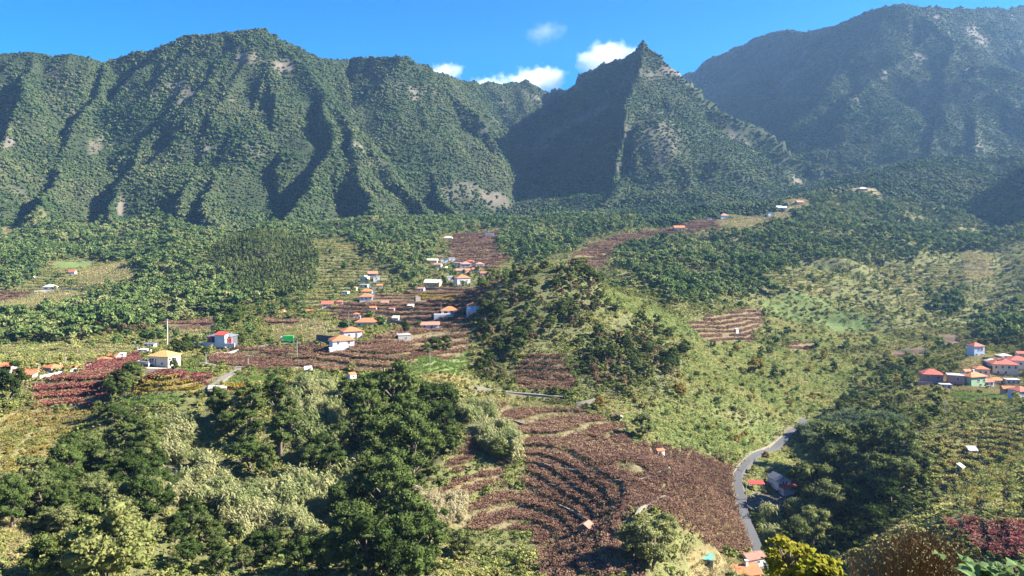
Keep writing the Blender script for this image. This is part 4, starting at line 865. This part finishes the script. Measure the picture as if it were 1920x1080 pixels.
house(722, 571, 13, 4, 'low rose-roofed hut on the upper vine terraces', 'white', 'rose', 'gable', .6, .25, 6, cat='hut', name='hut')
house(742, 600, 12, 4, 'little tan-roofed hut in the middle of the vine terraces', 'concrete', 'cream', 'shed', .7, .3, -8, cat='hut', name='hut')
house(675, 628, 14, 4, 'low orange roof right of the taller cream house', 'white', 'orange', 'shed', .7, .22, 20, cat='hut', name='hut', Y=358)
for px, py, wp, wl, rf, kd, lb in [(700,582,12,'white','orange','gable','small white house with orange gable mid-terrace right of steep red roof'),(735,584,10,'stone','rose','gable','tiny stone hut with rose roof on the upper vine terraces'),(770,578,11,'concrete','cream','shed','pale tin-roofed hut beside the lower yellow vine strip'),(668,594,11,'cream','orange','hip','little cream hut with orange roof above the floodlight mast'),(790,546,12,'white','rose','gable','white cottage with rose roof left of the pale yellow house'),(878,516,12,'white','orange','hip','white cottage with orange hip roof under the upper hamlet'),(648,552,12,'white','tin','flat','white flat-roofed house left of the lane foot'),(664,545,11,'cream','rose','gable','cream cottage with rose roof left of the lane corner'),(712,540,11,'white','orange','gable','white cottage with orange gable right of the lane bend')]:
    house(px, py, wp, 5, lb, wl, rf, kd, .7, .24, random.uniform(-14,14), W2(2,.3), 'house' if wl != 'stone' else 'hut', 'house' if wl != 'stone' else 'hut')
# left hamlet
house(10, 704, 30, 17, 'white house with orange hipped roof at the left edge', 'white', 'orange', 'hip', .9, .2, 12, W2(2,.6)+W2(2,.15))
house(48, 702, 52, 6, 'long low building with a long orange roof at left', 'cream', 'orange', 'gable', .22, .08, -8, W2(4,.2))
house(52, 712, 30, 10, 'grey-walled store with orange roof below the long roof', 'grey', 'orange', 'shed', .5, .12, -6, cat='store', name='store_building')
house(93, 701, 26, 12, 'house with dark grey gable end and bright orange roof', 'grey', 'orange', 'hip', .9, .2, -28, [('r',0,.4,1,1)], Y=292)
house(118, 700, 14, 4, 'open carport with small pale orange roof by the white wall', 'concrete', 'rose', 'shed', .8, .15, -15, cat='carport', name='carport')
house(139, 693, 19, 4, 'small orange hipped roof pavilion above the white wall', 'cream', 'orange', 'hip', .9, .2, -10, cat='hut', name='hut')
house(193, 678, 24, 3.5, 'low orange-roofed house above the red vines', 'cream', 'orange', 'hip', .8, .2, -10, W2(2,.2))
house(214, 672, 20, 4, 'orange-roofed house with white gable above the red vines', 'white', 'orange', 'gable', .8, .22, -12, W2(1,.2))
house(229, 671, 10, 7, 'small white box building beside the orange-roofed house', 'white', 'white', 'flat', .9, 0, 0, W2(1,.4), 'store', 'store_building')
house(283, 652, 20, 7, 'unfinished white shell of a house with open window holes', 'white', 'grey', 'gable', .6, .12, -10, W2(3,.35), 'house', 'unfinished_house')
house(271, 664, 20, 7, 'low white outbuilding behind the yellow-roofed villa', 'white', 'white', 'flat', .7, 0, -6, W2(2,.35), 'store', 'store_building')
house(95, 542, 22, 4, 'low house with tan roof on a walled terrace far left', 'bluish', 'cream', 'hip', .6, .2, 0, W2(2,.2))
house(57, 521, 12, 3, 'red-roofed hut on the far left green terraces', 'white', 'red', 'gable', .7, .3, 0, cat='hut', name='hut')
house(136, 514, 12, 4, 'bright red-roofed hut beside the pale scrub far left', 'white', 'red', 'gable', .7, .3, 0, cat='hut', name='hut')
house(88, 471, 12, 3.5, 'white hut at the foot of the forest far left', 'white', 'white', 'gable', .7, .2, 0, cat='hut', name='hut')
# right hamlet
house(1746, 719, 34, 17, 'pink house with red hipped roof at the right village edge', 'pink', 'red', 'hip', .8, .24, -14, W2(2,.55,1.1,1.1)+W2(2,.08,1.1,1.0), plinth=(.8,.9,2,1.0,'pink'))
house(1791, 722, 28, 17, 'pink house with a flat pale roof', 'pink', 'tin', 'flat', .8, 0, -22, [('f',.1,.55,.9,1),('r',0,.5,1,1.2)])
house(1825, 725, 37, 19, 'pale green house with orange roof', 'green', 'orange', 'hip', .7, .18, 16, [('f',-.02,.5,1.1,1.1),('f',.33,.5,.8,.9),('f',.1,.05,.9,1.1)], chim=(0,0))
house(1829, 669, 22, 20, 'tall narrow blue-white house with red hipped roof', 'bluish', 'red', 'hip', .9, .26, 10, [('f',.25,.6,.9,1),('f',.25,.1,.9,1),('f',-.25,.1,.5,1.2),('f',-.05,.6,.5,1.2)])
house(1879, 704, 44, 21, 'large cream three-window house with broad red roof', 'cream', 'red', 'hip', .7, .18, -10, W2(4,.62,.9,1.2)+[('f',-.3,.15,.9,1.2),('f',0,.15,.9,1.2)], chim=(0,-.1))
house(1839, 706, 24, 14, 'small cream house with orange roof left of the big one', 'cream', 'orange', 'hip', .8, .2, -10, [('f',.2,.4,.9,1.1),('f',-.2,.4,.9,1.1)])
house(1881, 673, 22, 6, 'flat ochre-roofed house above the big red roof', 'cream', 'cream', 'hip', .7, .14, 0, W2(3,.3))
house(1908, 694, 34, 18, 'white house with red roof behind the big cream one', 'white', 'red', 'hip', .8, .2, -12, W2(3,.55)+W2(2,.1))
house(1867, 720, 28, 7, 'low orange-roofed house below the big cream one', 'cream', 'orange', 'hip', .6, .15, -5, W2(2,.2))
house(1922, 751, 30, 18, 'blue-white house with red hipped roof cut by the right edge', 'bluish', 'red', 'hip', .9, .22, 14, W2(2,.6)+W2(2,.15), Y=318)
house(1858, 686, 20, 9, 'white house with tan roof above the small cream one', 'white', 'cream', 'hip', .7, .18, -6, W2(2,.35))
house(1812, 704, 14, 8, 'little white house with orange roof behind the flat pink one', 'white', 'orange', 'gable', .7, .24, 12, W2(1,.4))
house(1897, 722, 24, 9, 'cream terrace house below the big red roof at right', 'cream', 'tin', 'flat', .6, 0, -8, W2(3,.35))
house(1915, 672, 18, 9, 'cream house with red gable top right of the village', 'cream', 'red', 'gable', .7, .22, -10, W2(2,.35))
house(1772, 730, 20, 8, 'low lilac outbuilding between the two pink houses', 'lilac', 'tin', 'flat', .6, 0, -10, W2(2,.35))
house(1850, 726, 20, 10, 'white cottage with red roof right of the pale green house', 'white', 'red', 'gable', .7, .22, 10, W2(2,.35))
house(1890, 738, 22, 9, 'pink cottage with orange roof below the cream terrace house', 'pink', 'orange', 'gable', .6, .2, -6, W2(2,.35))
# huts and the farm by the road
house(1158, 788, 13, 7, 'small hut with white gable and faded pink roof beside bush', 'white', 'rose', 'gabley', 1.2, .34, 48, [('f',0,.4,.5,.5)], 'hut', 'hut')
house(1237, 853, 15, 8, 'small orange-roofed hut with white end wall in the vineyard', 'white', 'orange', 'gable', .7, .22, 24, [('f',-.2,.1,.7,1.4,1)], 'hut', 'hut')
house(1099, 1001, 24, 11, 'grey stone hut with pink gable roof low in the vineyard', 'stone', 'rose', 'gabley', .9, .34, -32, [('f',0,.1,.7,1.5,1)], 'hut', 'hut')
house(1823, 853, 16, 8, 'small white hut with tin roof on the right-hand terraces', 'white', 'tin', 'shed', .9, .35, -8, [('f',0,.1,.7,1.3,1)], 'hut', 'hut')
house(1802, 884, 11, 8, 'tiny hut with rusty cream roof below the tin-roofed one', 'concrete', 'cream', 'shed', .9, .5, 30, cat='hut', name='hut')
house(1326, 1060, 21, 11, 'grey shed with teal tin roof at the vineyard foot', 'grey', 'teal', 'shed', .9, .22, -14, [('f',.1,.1,.7,1.4,1)], 'shed', 'shed')
house(1411, 1061, 38, 14, 'white cottage with terracotta gable roof beside the road bottom', 'white', 'rose', 'gable', .7, .16, 22, [('f',.1,.3,.6,.6),('r',0,.2,.8,1.4)])
o, w_, d_, h_ = house(1385, 1100, 84, 20, 'large orange-roofed house cut by the bottom edge', 'white', 'orange', 'gable', .5, .15, 16, W2(3,.3)+[('r',0,.3,1,1.4)], chim=(.25,-.1), Y=203)
o, w_, d_, h_ = house(1461, 922, 28, 20, 'white gabled farmhouse with grey roof and red lean-to', 'white', 'grey', 'gabley', 1.2, .3, 18, [('f',-.12,.72,.55,.8),('f',.12,.72,.55,.8)])
V, S = roof_mesh('shed', w_*1.15, 2.6, h_*.52, .9, .15); poly_obj('lean_to_roof', [(v[0]+.6, v[1]-d_/2-1.35, v[2]) for v in V], S, ROOFS['scarlet'], o)
part('lean_to', boxes([(-w_*.45,w_*.62,-d_/2-2.4,-d_/2-.004,-2,h_*.46)]), WALLS['white'], o)
o = bpy.data.objects.new('canopy', None); link(o); x, y, z = pick(1418, 918); o.location = (x, y, z); o.rotation_euler = (0,0,R(-4))
V, S = roof_mesh('shed', 5.2, 2.8, 2.5, .5, .1); poly_obj('roof', V, S, ROOFS['scarlet'], o)
for q in [(-2.4,-1.2),(2.4,-1.2),(-2.4,1.2),(2.4,1.2)]: part('post', boxes([(q[0]-.08,q[0]+.08,q[1]-.08,q[1]+.08,-1,2.6)]), M_METAL, o)
tag(o, 'open red-roofed canopy beside the road and farmhouse', 'canopy')
# far ridge
house(1273, 430, 20, 3.5, 'orange-roofed long hut on the far ridge terraces', 'cream', 'orange', 'gable', .5, .18, 4, cat='hut', name='hut')
house(1329, 414, 10, 5, 'grey two-storey block on the far ridge', 'grey', 'tin', 'flat', .8, 0, 8, W2(1,.4))
house(1357, 410, 15, 6, 'white house with rose roof on the far ridge', 'white', 'rose', 'hip', .8, .25, 8, W2(2,.3))
house(1444, 405, 12, 3.5, 'hut with pointed tan roof near the far ridge end', 'white', 'cream', 'gabley', .8, .35, 10, cat='hut', name='hut')
house(1465, 394, 18, 5, 'white farmhouse at the upper end of the far ridge', 'white', 'white', 'gable', .6, .2, -6, W2(2,.3))
house(1499, 383, 13, 4, 'rose-roofed house highest on the far ridge road', 'pink', 'rose', 'gable', .7, .25, 8)
house(1617, 358, 15, 4.5, 'lonely house with pale roof in the woods at right', 'pink', 'cream', 'hip', .7, .2, 0, W2(2,.3))
house(1381, 624, 6, 7, 'narrow white hut beside the mid-valley vine plot', 'white', 'tin', 'shed', .9, .2, 20, cat='hut', name='hut')
house(578, 697, 13, 4, 'little store with a tilted white sheet roof above cane', 'concrete', 'white', 'shed', .8, .4, 20, cat='shed', name='shed')
house(408, 737, 32, 8, 'flat-roofed concrete store with pale roof below the track', 'concrete', 'cream', 'flat', .9, 0, 18, [('f',-.1,.05,1,1.6,1)], 'store', 'store_building')
# ------------------------------------------------------------------ road, paths, walls, poles, truck
M_ASPH = surf('asphalt', (.07,.07,.07), (.045,.045,.045), 1.2, .9); M_CONC = surf('pale_concrete', (.155,.14,.11), (.10,.09,.07), .8, .9); M_WALL = surf('dry_stone', (.20,.17,.13), (.09,.075,.06), 2.2, .95, .8)
def ribbon(name, pts, wid, mat, lift, label, kind=None, cat=None, height=0.0, n=8, grp=None, sm=3):
    P = np.array([pick(*p)[:2] for p in pts]); Q = []
    for i in range(len(P)-1):
        p0, p1, p2, p3 = P[max(i-1,0)], P[i], P[i+1], P[min(i+2,len(P)-1)]
        for t in np.linspace(0, 1, n, endpoint=False):
            Q.append(.5*((2*p1)+(-p0+p2)*t+(2*p0-5*p1+4*p2-p3)*t*t+(-p0+3*p1-3*p2+p3)*t**3))
    Q.append(P[-1]); Q = np.array(Q); Q = np.stack([np.convolve(np.pad(Q[:,k], sm, 'edge'), np.ones(2*sm+1)/(2*sm+1), 'valid') for k in (0,1)], 1); T = np.gradient(Q, axis=0); T /= np.linalg.norm(T, axis=1, keepdims=True); Nn = np.stack([-T[:,1],T[:,0]],1)
    L_, R_ = Q+Nn*wid/2, Q-Nn*wid/2
    zc = np.maximum.reduce([samp(GZ, Q[:,0], Q[:,1]), samp(GZ, L_[:,0], L_[:,1]), samp(GZ, R_[:,0], R_[:,1])])
    zc = np.convolve(np.pad(zc, 2, 'edge'), np.ones(5)/5, 'valid')+lift+height
    n_ = len(Q); lo = zc-height-1.6
    V = np.concatenate([np.c_[L_,zc], np.c_[R_,zc], np.c_[L_,lo], np.c_[R_,lo]]); Fc = []
    for i in range(n_-1):
        a, b, c, d = i, n_+i, 2*n_+i, 3*n_+i
        Fc += [[a,b,b+1,a+1],[a+1,c+1,c,a],[b,d,d+1,b+1]]
    Fc += [[0,2*n_,3*n_,n_],[n_-1,2*n_-1,4*n_-1,3*n_-1]]
    o = link(bpy.data.objects.new(name, mesh_np(name, V, np.array(Fc), mat))); ROADS.append((Q, wid)); return tag(o, label, cat, grp, kind)
ROADS = []
ribbon('road', ROAD_PTS['valley'], 3.0, M_ASPH, .12, 'narrow asphalt road curving up the valley', 'structure')
ribbon('path', ROAD_PTS['track'], 2.6, M_CONC, .25, 'pale concrete track up to the village lane', 'structure')
ribbon('path', ROAD_PTS['lane'], 2.0, M_CONC, .2, 'pale lane along the shelf', 'structure')
ribbon('road', ROAD_PTS['village'], 4.0, M_CONC, .3, 'village road past the green truck', 'structure')
ribbon('road', ROAD_PTS['steep'], 3.6, M_ASPH, .4, 'steep lane winding up between houses', 'structure')
ribbon('path', ROAD_PTS['levada'], 1.6, M_CONC, .5, 'pale levada path at the foot of the knoll', 'structure')
def wall(pts, h, mat, label, wid=.45, name='stone_wall', grp=None): ribbon(name, pts, wid, mat, 0, label, None, 'wall', h, 6, grp)
wall([(1078,764),(1095,762),(1118,755)], 2.0, M_CONC, 'pale stone retaining wall beside the yellow bush', .6)
wall([(1190,985),(1198,960),(1225,945),(1250,935)], .9, M_WALL, 'tumbled dry stone wall dividing the lower vineyard', .7)
wall([(70,712),(110,704),(150,694),(172,686)], 1.3, WALLS['white'], 'long whitewashed wall above the left red vineyard', .3, 'boundary_wall')
wall([(60,548),(100,545),(160,541)], 2.2, WALLS['concrete'], 'pale terrace wall under the tan-roofed far left house', .6, 'terrace_wall')
wall([(590,640),(620,642),(638,644)], 3.0, WALLS['dark'], 'dark grey boundary wall left of the white house', .3, 'boundary_wall')
wall([(716,610),(740,611),(765,612)], 3.2, WALLS['dark'], 'dark garage wall right of the white bungalow', .4, 'boundary_wall')
wall([(375,662),(410,660),(452,656)], .8, WALLS['concrete'], 'low roadside wall below the red and white villa', .3, 'boundary_wall')
wall([(1392,1000),(1381,950),(1373,915),(1374,888),(1392,864),(1432,841),(1470,815)], .35, M_WALL, 'low stone kerb wall on the vineyard side of the valley road', .35, 'kerb_wall')
for k, (p, lab) in enumerate([(([(905,775),(950,786),(1000,800),(1040,815)]),'uppermost'),(([(1000,868),(1060,880),(1110,886),(1150,884)]),'second'),(([(1130,900),(1180,905),(1220,893),(1260,880)]),'curving third'),(([(1010,905),(1060,915),(1110,912)]),'fourth'),(([(1040,945),(1090,968),(1140,985)]),'lowest')]):
    wall(p, .8, M_WALL, f'{lab} dry stone terrace wall in the front vineyard', .5, 'terrace_wall', 'terrace walls in the front vineyard')
M_POLE = surf('pole_wood', (.34,.30,.25)); 
def pole(px, pyb, pyt, label, lamp=False, mat=None, arms=1, Y=None, r=.11):
    x, y, z = pick(px, pyb)
    if Y: y = Y; x = (px-960)/F*Y; z = -(pyb-HOR)/F*Y
    h = (pyb-pyt)/F*y; o = bpy.data.objects.new('utility_pole' if not lamp else 'floodlight_mast', None); link(o); o.location = (x, y, z)
    part('shaft', tube([(0,0,-1.5),(0,0,h*.5),(0,0,h)], [r*1.3,r*1.1,r*.8], 8), mat or M_POLE, o)
    if lamp: part('lamp_head', boxes([(-1.1,1.1,-.25,.25,h,h+.5),(-.9,-.2,-.45,-.26,h+.05,h+.45),(.2,.9,-.45,-.26,h+.05,h+.45)]), WALLS['dark'], o)
    else:
        for k in range(arms): part('crossarm', boxes([(-.8,.8,-.06,.06,h-.5-k*.7,h-.36-k*.7)]), M_POLE, o)
        part('insulator', boxes([(-.7,-.6,-.05,.05,h-.358,h-.16),(.6,.7,-.05,.05,h-.358,h-.16)]), WALLS['white'], o)
    return tag(o, label, 'mast' if lamp else 'pole')
pole(314, 648, 598, 'tall white mast beside the dark hedge left of the villa', mat=WALLS['white'], r=.14)
pole(654, 622, 582, 'floodlight mast behind the orange-roofed houses', True)
pole(557, 672, 632, 'slim pole in the vines below the green truck')
pole(806, 690, 652, 'slim pole on the bright green terraces')
pole(386, 684, 660, 'pole where the pale lane starts'); pole(465, 686, 664, 'pole at the top of the concrete track')
pole(258, 664, 645, 'pole beside the unfinished white house'); pole(123, 688, 664, 'pole behind the small orange pavilion roof')
pole(72, 700, 682, 'pole in front of the long orange roof'); pole(1771, 774, 753, 'pole on the shaded shoulder below the green house')
pole(1836, 758, 742, 'pole on the green plot below the right village'); pole(1399, 945, 888, 'pole beside the road at the red canopy')
pole(827, 590, 566, 'pole left of the small white bungalow'); pole(864, 541, 515, 'pole in front of the shaded porch'); pole(425, 656, 634, 'pole in front of the red and white villa')
pole(1688, 850, 818, 'pole in the shaded gully at right')
# truck with a green box body
x, y, z = pick(538, 643); o = bpy.data.objects.new('truck', None); link(o); o.location = (x, y, z+.35); o.rotation_euler = (0,0,R(6))
MT = surf('truck_green', (.02,.38,.07), (.02,.32,.06), 1, .4)
part('cargo_box', boxes([(-1.6,3.2,-1.1,1.1,.75,3.2)]), MT, o); cb = part('cab', boxes([(-3.2,-1.68,-1.05,1.05,.55,2.3),(-2.9,-1.7,-1.0,1.0,2.303,2.75)]), WALLS['white'], o)
part('windscreen', boxes([(-3.215,-3.2,-.9,.9,1.5,2.2),(-2.9,-2.0,-1.063,-1.052,1.5,2.2)]), M_GLASS, cb); part('chassis', boxes([(-3.1,3.1,-.8,.8,.45,.7)]), WALLS['dark'], o)
for q in [(-2.4,-.9),(-2.4,.9),(1.9,-.9),(1.9,.9)]:
    part('wheel', tube([(q[0],q[1]-.16,.42),(q[0],q[1]-.15,.42),(q[0],q[1]+.15,.42),(q[0],q[1]+.16,.42)], [.05,.42,.42,.05], 14), WALLS['dark'], o)
tag(o, 'green and white box truck parked on the village road', 'truck')
# rubble heap in the farm yard
x0, y0, z0 = pick(1450, 948); rgk = np.random.default_rng(5); Pb = []
for k in range(110):
    sx = rgk.uniform(.25,.8,3); xx, yy = x0+rgk.normal()*4.2, y0+rgk.normal()*2.2; a = rgk.uniform(0,3); v, f = boxes([(-sx[0]/2,sx[0]/2,-sx[1]/2,sx[1]/2,-.2,sx[2]*.7+rgk.uniform(0,.5))])
    ca, sa = math.cos(a), math.sin(a); v = np.stack([v[:,0]*ca-v[:,1]*sa+xx, v[:,0]*sa+v[:,1]*ca+yy, v[:,2]*(1+.3*v[:,0])+hz(xx, yy)], 1); Pb.append((v, f))
V, Fc = join(Pb); tag(link(bpy.data.objects.new('rubble_heap', mesh_np('rubble_heap', V, Fc, WALLS['stone']))), 'heap of grey rubble in the yard below the farmhouse', None, None, 'stuff')
# ------------------------------------------------------------------ plants beside the viewpoint
ML_FIG = leafmat('fig_leaf_yellow', [(.14,.155,.018),(.22,.215,.026),(.28,.24,.04)], .45, 3); M_TWIG = leafmat('dry_twig', [(.09,.05,.028),(.15,.085,.045),(.21,.13,.07)], .1, 3); ML_BIG = leafmat('broad_leaf', [(.10,.16,.06),(.15,.22,.09),(.22,.28,.14)], .35, 3)
def near_pos(px, py, Y): return (px-960)/F*Y, Y, (HOR-py)/F*Y
def near_root(name, px, Y, label, cat):
    o = bpy.data.objects.new(name, None); link(o); x = (px-960)/F*Y; o.location = (x, Y, hz(x, Y)-.1); return tag(o, label, cat)
def fig(px, py, wp, hp, Y, label, seed):
    o = near_root('fig_tree', px, Y, label, 'tree'); rg = np.random.default_rng(seed); s = Y/F
    b = np.array(o.location); c = np.array(near_pos(px, py, Y))-b; w, h = wp*s/2, hp*s
    P = [tube([(0,0,-.3),(.1,0,c[2]*.4),(c[0],0,c[2]*.8)], [.16,.13,.09], 7)]; V = []
    leaves = []
    for k in range(44):
        d = dirs(1, rg)[0]*rg.uniform(.5,1)**.6; t = c+d*np.array([w,w,h*.5]); m = (c+t)/2+[0,0,-.15]; P.append(tube([[c[0],0,c[2]*.78], m, t], [.05,.03,.012], 4))
        nl = 20; e = dirs(nl, rg); e[:,2] = np.abs(e[:,2])*.6-.1; p = t+e*rg.uniform(.08,.33,(nl,1)); leaves.append(quads(p, e*.4+np.array([.3,-.3,.8])+rg.normal(size=e.shape)*.45, .075, .095, rg))
    part('trunk', join(P), M_BARK, o); part('crown', join(leaves), ML_FIG, o)
fig(1480, 1052, 84, 84, 26, 'yellow-green fig tree rising into view at the bottom right', 1)
fig(1538, 1072, 70, 46, 25, 'lower yellow-green fig branch right of the taller one', 2)
def twigs(px, Y, label):
    o = near_root('dry_shrub', px, Y, label, 'shrub'); rg = np.random.default_rng(9); s = Y/F; b = np.array(o.location); P, Lf = [], []
    for k in range(520):
        u = rg.normal()*.42; top = 988+42*abs(u)**1.5*1.2+rg.exponential(22); qx = px+u*140; Yk = Y+rg.normal()*.9
        t = np.array([(qx-960)/F*Yk, Yk, (HOR-top)/F*Yk])-b; s0 = np.array([t[0]*.75, t[1]*.6, t[2]-rg.uniform(1.1,1.9)])
        m = (s0+t)/2+rg.normal(size=3)*.05; P.append(tube([s0, m, t], [.014,.010,.004], 3))
        for j in range(3):
            q = s0+(t-s0)*rg.uniform(.45,.95); e = q+np.array([rg.normal()*.12, rg.normal()*.12, rg.uniform(.12,.35)]); P.append(tube([q, e], [.006,.003], 3))
        nl = 4; p = s0+(t-s0)*rg.uniform(.3,1,(nl,1))+rg.normal(size=(nl,3))*.05; Lf.append(quads(p, rg.normal(size=(nl,3)), .022, .035, rg))
    st = [tube([(rg.normal()*.3,rg.normal()*.3,-.3),(rg.normal()*.6,rg.normal()*.3,(HOR-1080)/F*Y-b[2]-.6)], [.05,.03], 5) for _ in range(16)]
    part('stems', join(st), M_BARK, o); part('twigs', join(P), M_TWIG, o); part('leaves', join(Lf), ML_TAN, o)
twigs(1720, 21, 'brown leafless twiggy shrub rising from the bottom edge at right')
def bigleaf(px, py, Y, label, seed, n=26, wd=60):
    o = near_root('broad_leaved_plant', px, Y, label, 'plant'); rg = np.random.default_rng(seed); s = Y/F; b = np.array(o.location); top = np.array(near_pos(px, py, Y))-b
    part('stem', tube([(0,0,-.3),(0,0,top[2]*.6),tuple(top-[0,0,.2])], [.06,.05,.03], 6), M_BARK, o)
    for k in range(n):
        a = rg.uniform(0,6.28); el = rg.uniform(-.25,.9); L = rg.uniform(.16,.34); w = L*.34; d = np.array([math.cos(a)*math.cos(el), math.sin(a)*math.cos(el), math.sin(el)])
        st = top+np.array([rg.normal()*wd*s*.5, rg.normal()*.12, rg.uniform(-.35,.0)]); sd = np.cross(d, [0,0,1]); sd /= np.linalg.norm(sd)+1e-6; up = np.cross(sd, d)
        V = [st]; 
        for t, ww, dz in ((.25,.8,.02),(.5,1.0,.02),(.78,.6,-.03)): c = st+d*L*t+np.array([0,0,dz]); V += [c-sd*w*ww+up*.03, c, c+sd*w*ww+up*.03]
        V.append(st+d*L+np.array([0,0,-.07])); S = [(0,2,1),(0,3,2),(1,2,5,4),(2,3,6,5),(4,5,8,7),(5,6,9,8),(7,8,10),(8,9,10)]
        poly_obj('leaf', V, S, ML_BIG, o)
bigleaf(1850, 1052, 11, 'broad-leaved pale green plant at the bottom right', 3, 30, 62)
bigleaf(1912, 1068, 11, 'broad-leaved plant cut by the bottom right corner', 4, 14, 20)
# ------------------------------------------------------------------ clouds beyond the ridge
def cloud(px, py, wp, hp, label, dens, seed):
    Y = 7000.0; s = Y/F; rg = np.random.default_rng(seed); P = []
    t = (1+5**.5)/2
    me = bpy.data.meshes.new('cloud'); bm = bmesh.new(); bmesh.ops.create_icosphere(bm, subdivisions=4, radius=1.0)
    for v in bm.verts: v.co = Vector((v.co.x*wp*s*.5, v.co.y*wp*s*.35, v.co.z*hp*s*.5))
    bm.to_mesh(me); bm.free()
    o = link(bpy.data.objects.new('cloud', me)); o.location = ((px-960)/F*Y, Y, (HOR-py)/F*Y)
    m, nt, out = newmat('cloud_vapour'); L = nt.links; pv = nt.nodes.new('ShaderNodeVolumePrincipled'); pv.inputs['Color'].default_value = (1,1,1,1); pv.inputs['Anisotropy'].default_value = .2
    tc = nt.nodes.new('ShaderNodeTexCoord'); n = nt.nodes.new('ShaderNodeTexNoise'); n.inputs['Scale'].default_value = 1/(hp*s*.42); n.inputs['Detail'].default_value = 5; n.inputs['Roughness'].default_value = .6
    L.new(tc.outputs['Object'], n.inputs['Vector'])
    sc = nt.nodes.new('ShaderNodeVectorMath'); sc.operation = 'DIVIDE'; sc.inputs[1].default_value = (wp*s*.5, wp*s*.35, hp*s*.5); L.new(tc.outputs['Object'], sc.inputs[0])
    ln = nt.nodes.new('ShaderNodeVectorMath'); ln.operation = 'LENGTH'; L.new(sc.outputs[0], ln.inputs[0])
    a = nt.nodes.new('ShaderNodeMath'); a.operation = 'MULTIPLY_ADD'; L.new(ln.outputs['Value'], a.inputs[0]); a.inputs[1].default_value = -.55; L.new(n.outputs[0], a.inputs[2])
    b = nt.nodes.new('ShaderNodeMath'); b.operation = 'SUBTRACT'; L.new(a.outputs[0], b.inputs[0]); b.inputs[1].default_value = .12
    c = nt.nodes.new('ShaderNodeMath'); c.operation = 'MULTIPLY'; c.use_clamp = False; L.new(b.outputs[0], c.inputs[0]); c.inputs[1].default_value = dens
    mx = nt.nodes.new('ShaderNodeMath'); mx.operation = 'MAXIMUM'; L.new(c.outputs[0], mx.inputs[0]); mx.inputs[1].default_value = 0
    L.new(mx.outputs[0], pv.inputs['Density']); pv.inputs['Emission Strength'].default_value = 0
    L.new(pv.outputs[0], out.inputs['Volume']); me.materials.append(m); tag(o, label, 'cloud')
cloud(1132, 108, 150, 92, 'white cloud leaning on the left shoulder of the pointed peak', .028, 1)
cloud(1000, 152, 180, 74, 'rounded white cloud behind the notch left of the peak', .028, 2)
cloud(905, 165, 130, 60, 'flat white cloud strip over the low ridge', .022, 3)
cloud(830, 135, 110, 48, 'small white cloud behind the left mountain shoulder', .022, 4)
cloud(1020, 60, 110, 60, 'faint wispy cloud alone in the blue sky', .0035, 5)
# ------------------------------------------------------------------ haze: one box of even, thin air round the viewpoint and the land
def haze():
    x0,x1,y0,y1,z0,z1 = -4500,4500,-300,4000,-260,900
    v = [(a,b,c) for c in (z0,z1) for b in (y0,y1) for a in (x0,x1)]
    f = [(0,2,3,1),(4,5,7,6),(0,1,5,4),(2,6,7,3),(0,4,6,2),(1,3,7,5)]
    m, nt, o = newmat('thin_air'); p = nt.nodes.new('ShaderNodeVolumePrincipled')
    p.inputs['Color'].default_value = (.34,.60,1.0,1); p.inputs['Density'].default_value = .00005; p.inputs['Anisotropy'].default_value = .3
    nt.links.new(p.outputs[0], o.inputs['Volume'])
    tag(link(bpy.data.objects.new('haze', mesh_np('haze', v, f, m))), 'thin blue haze filling the valley air', None, None, 'stuff')
haze()
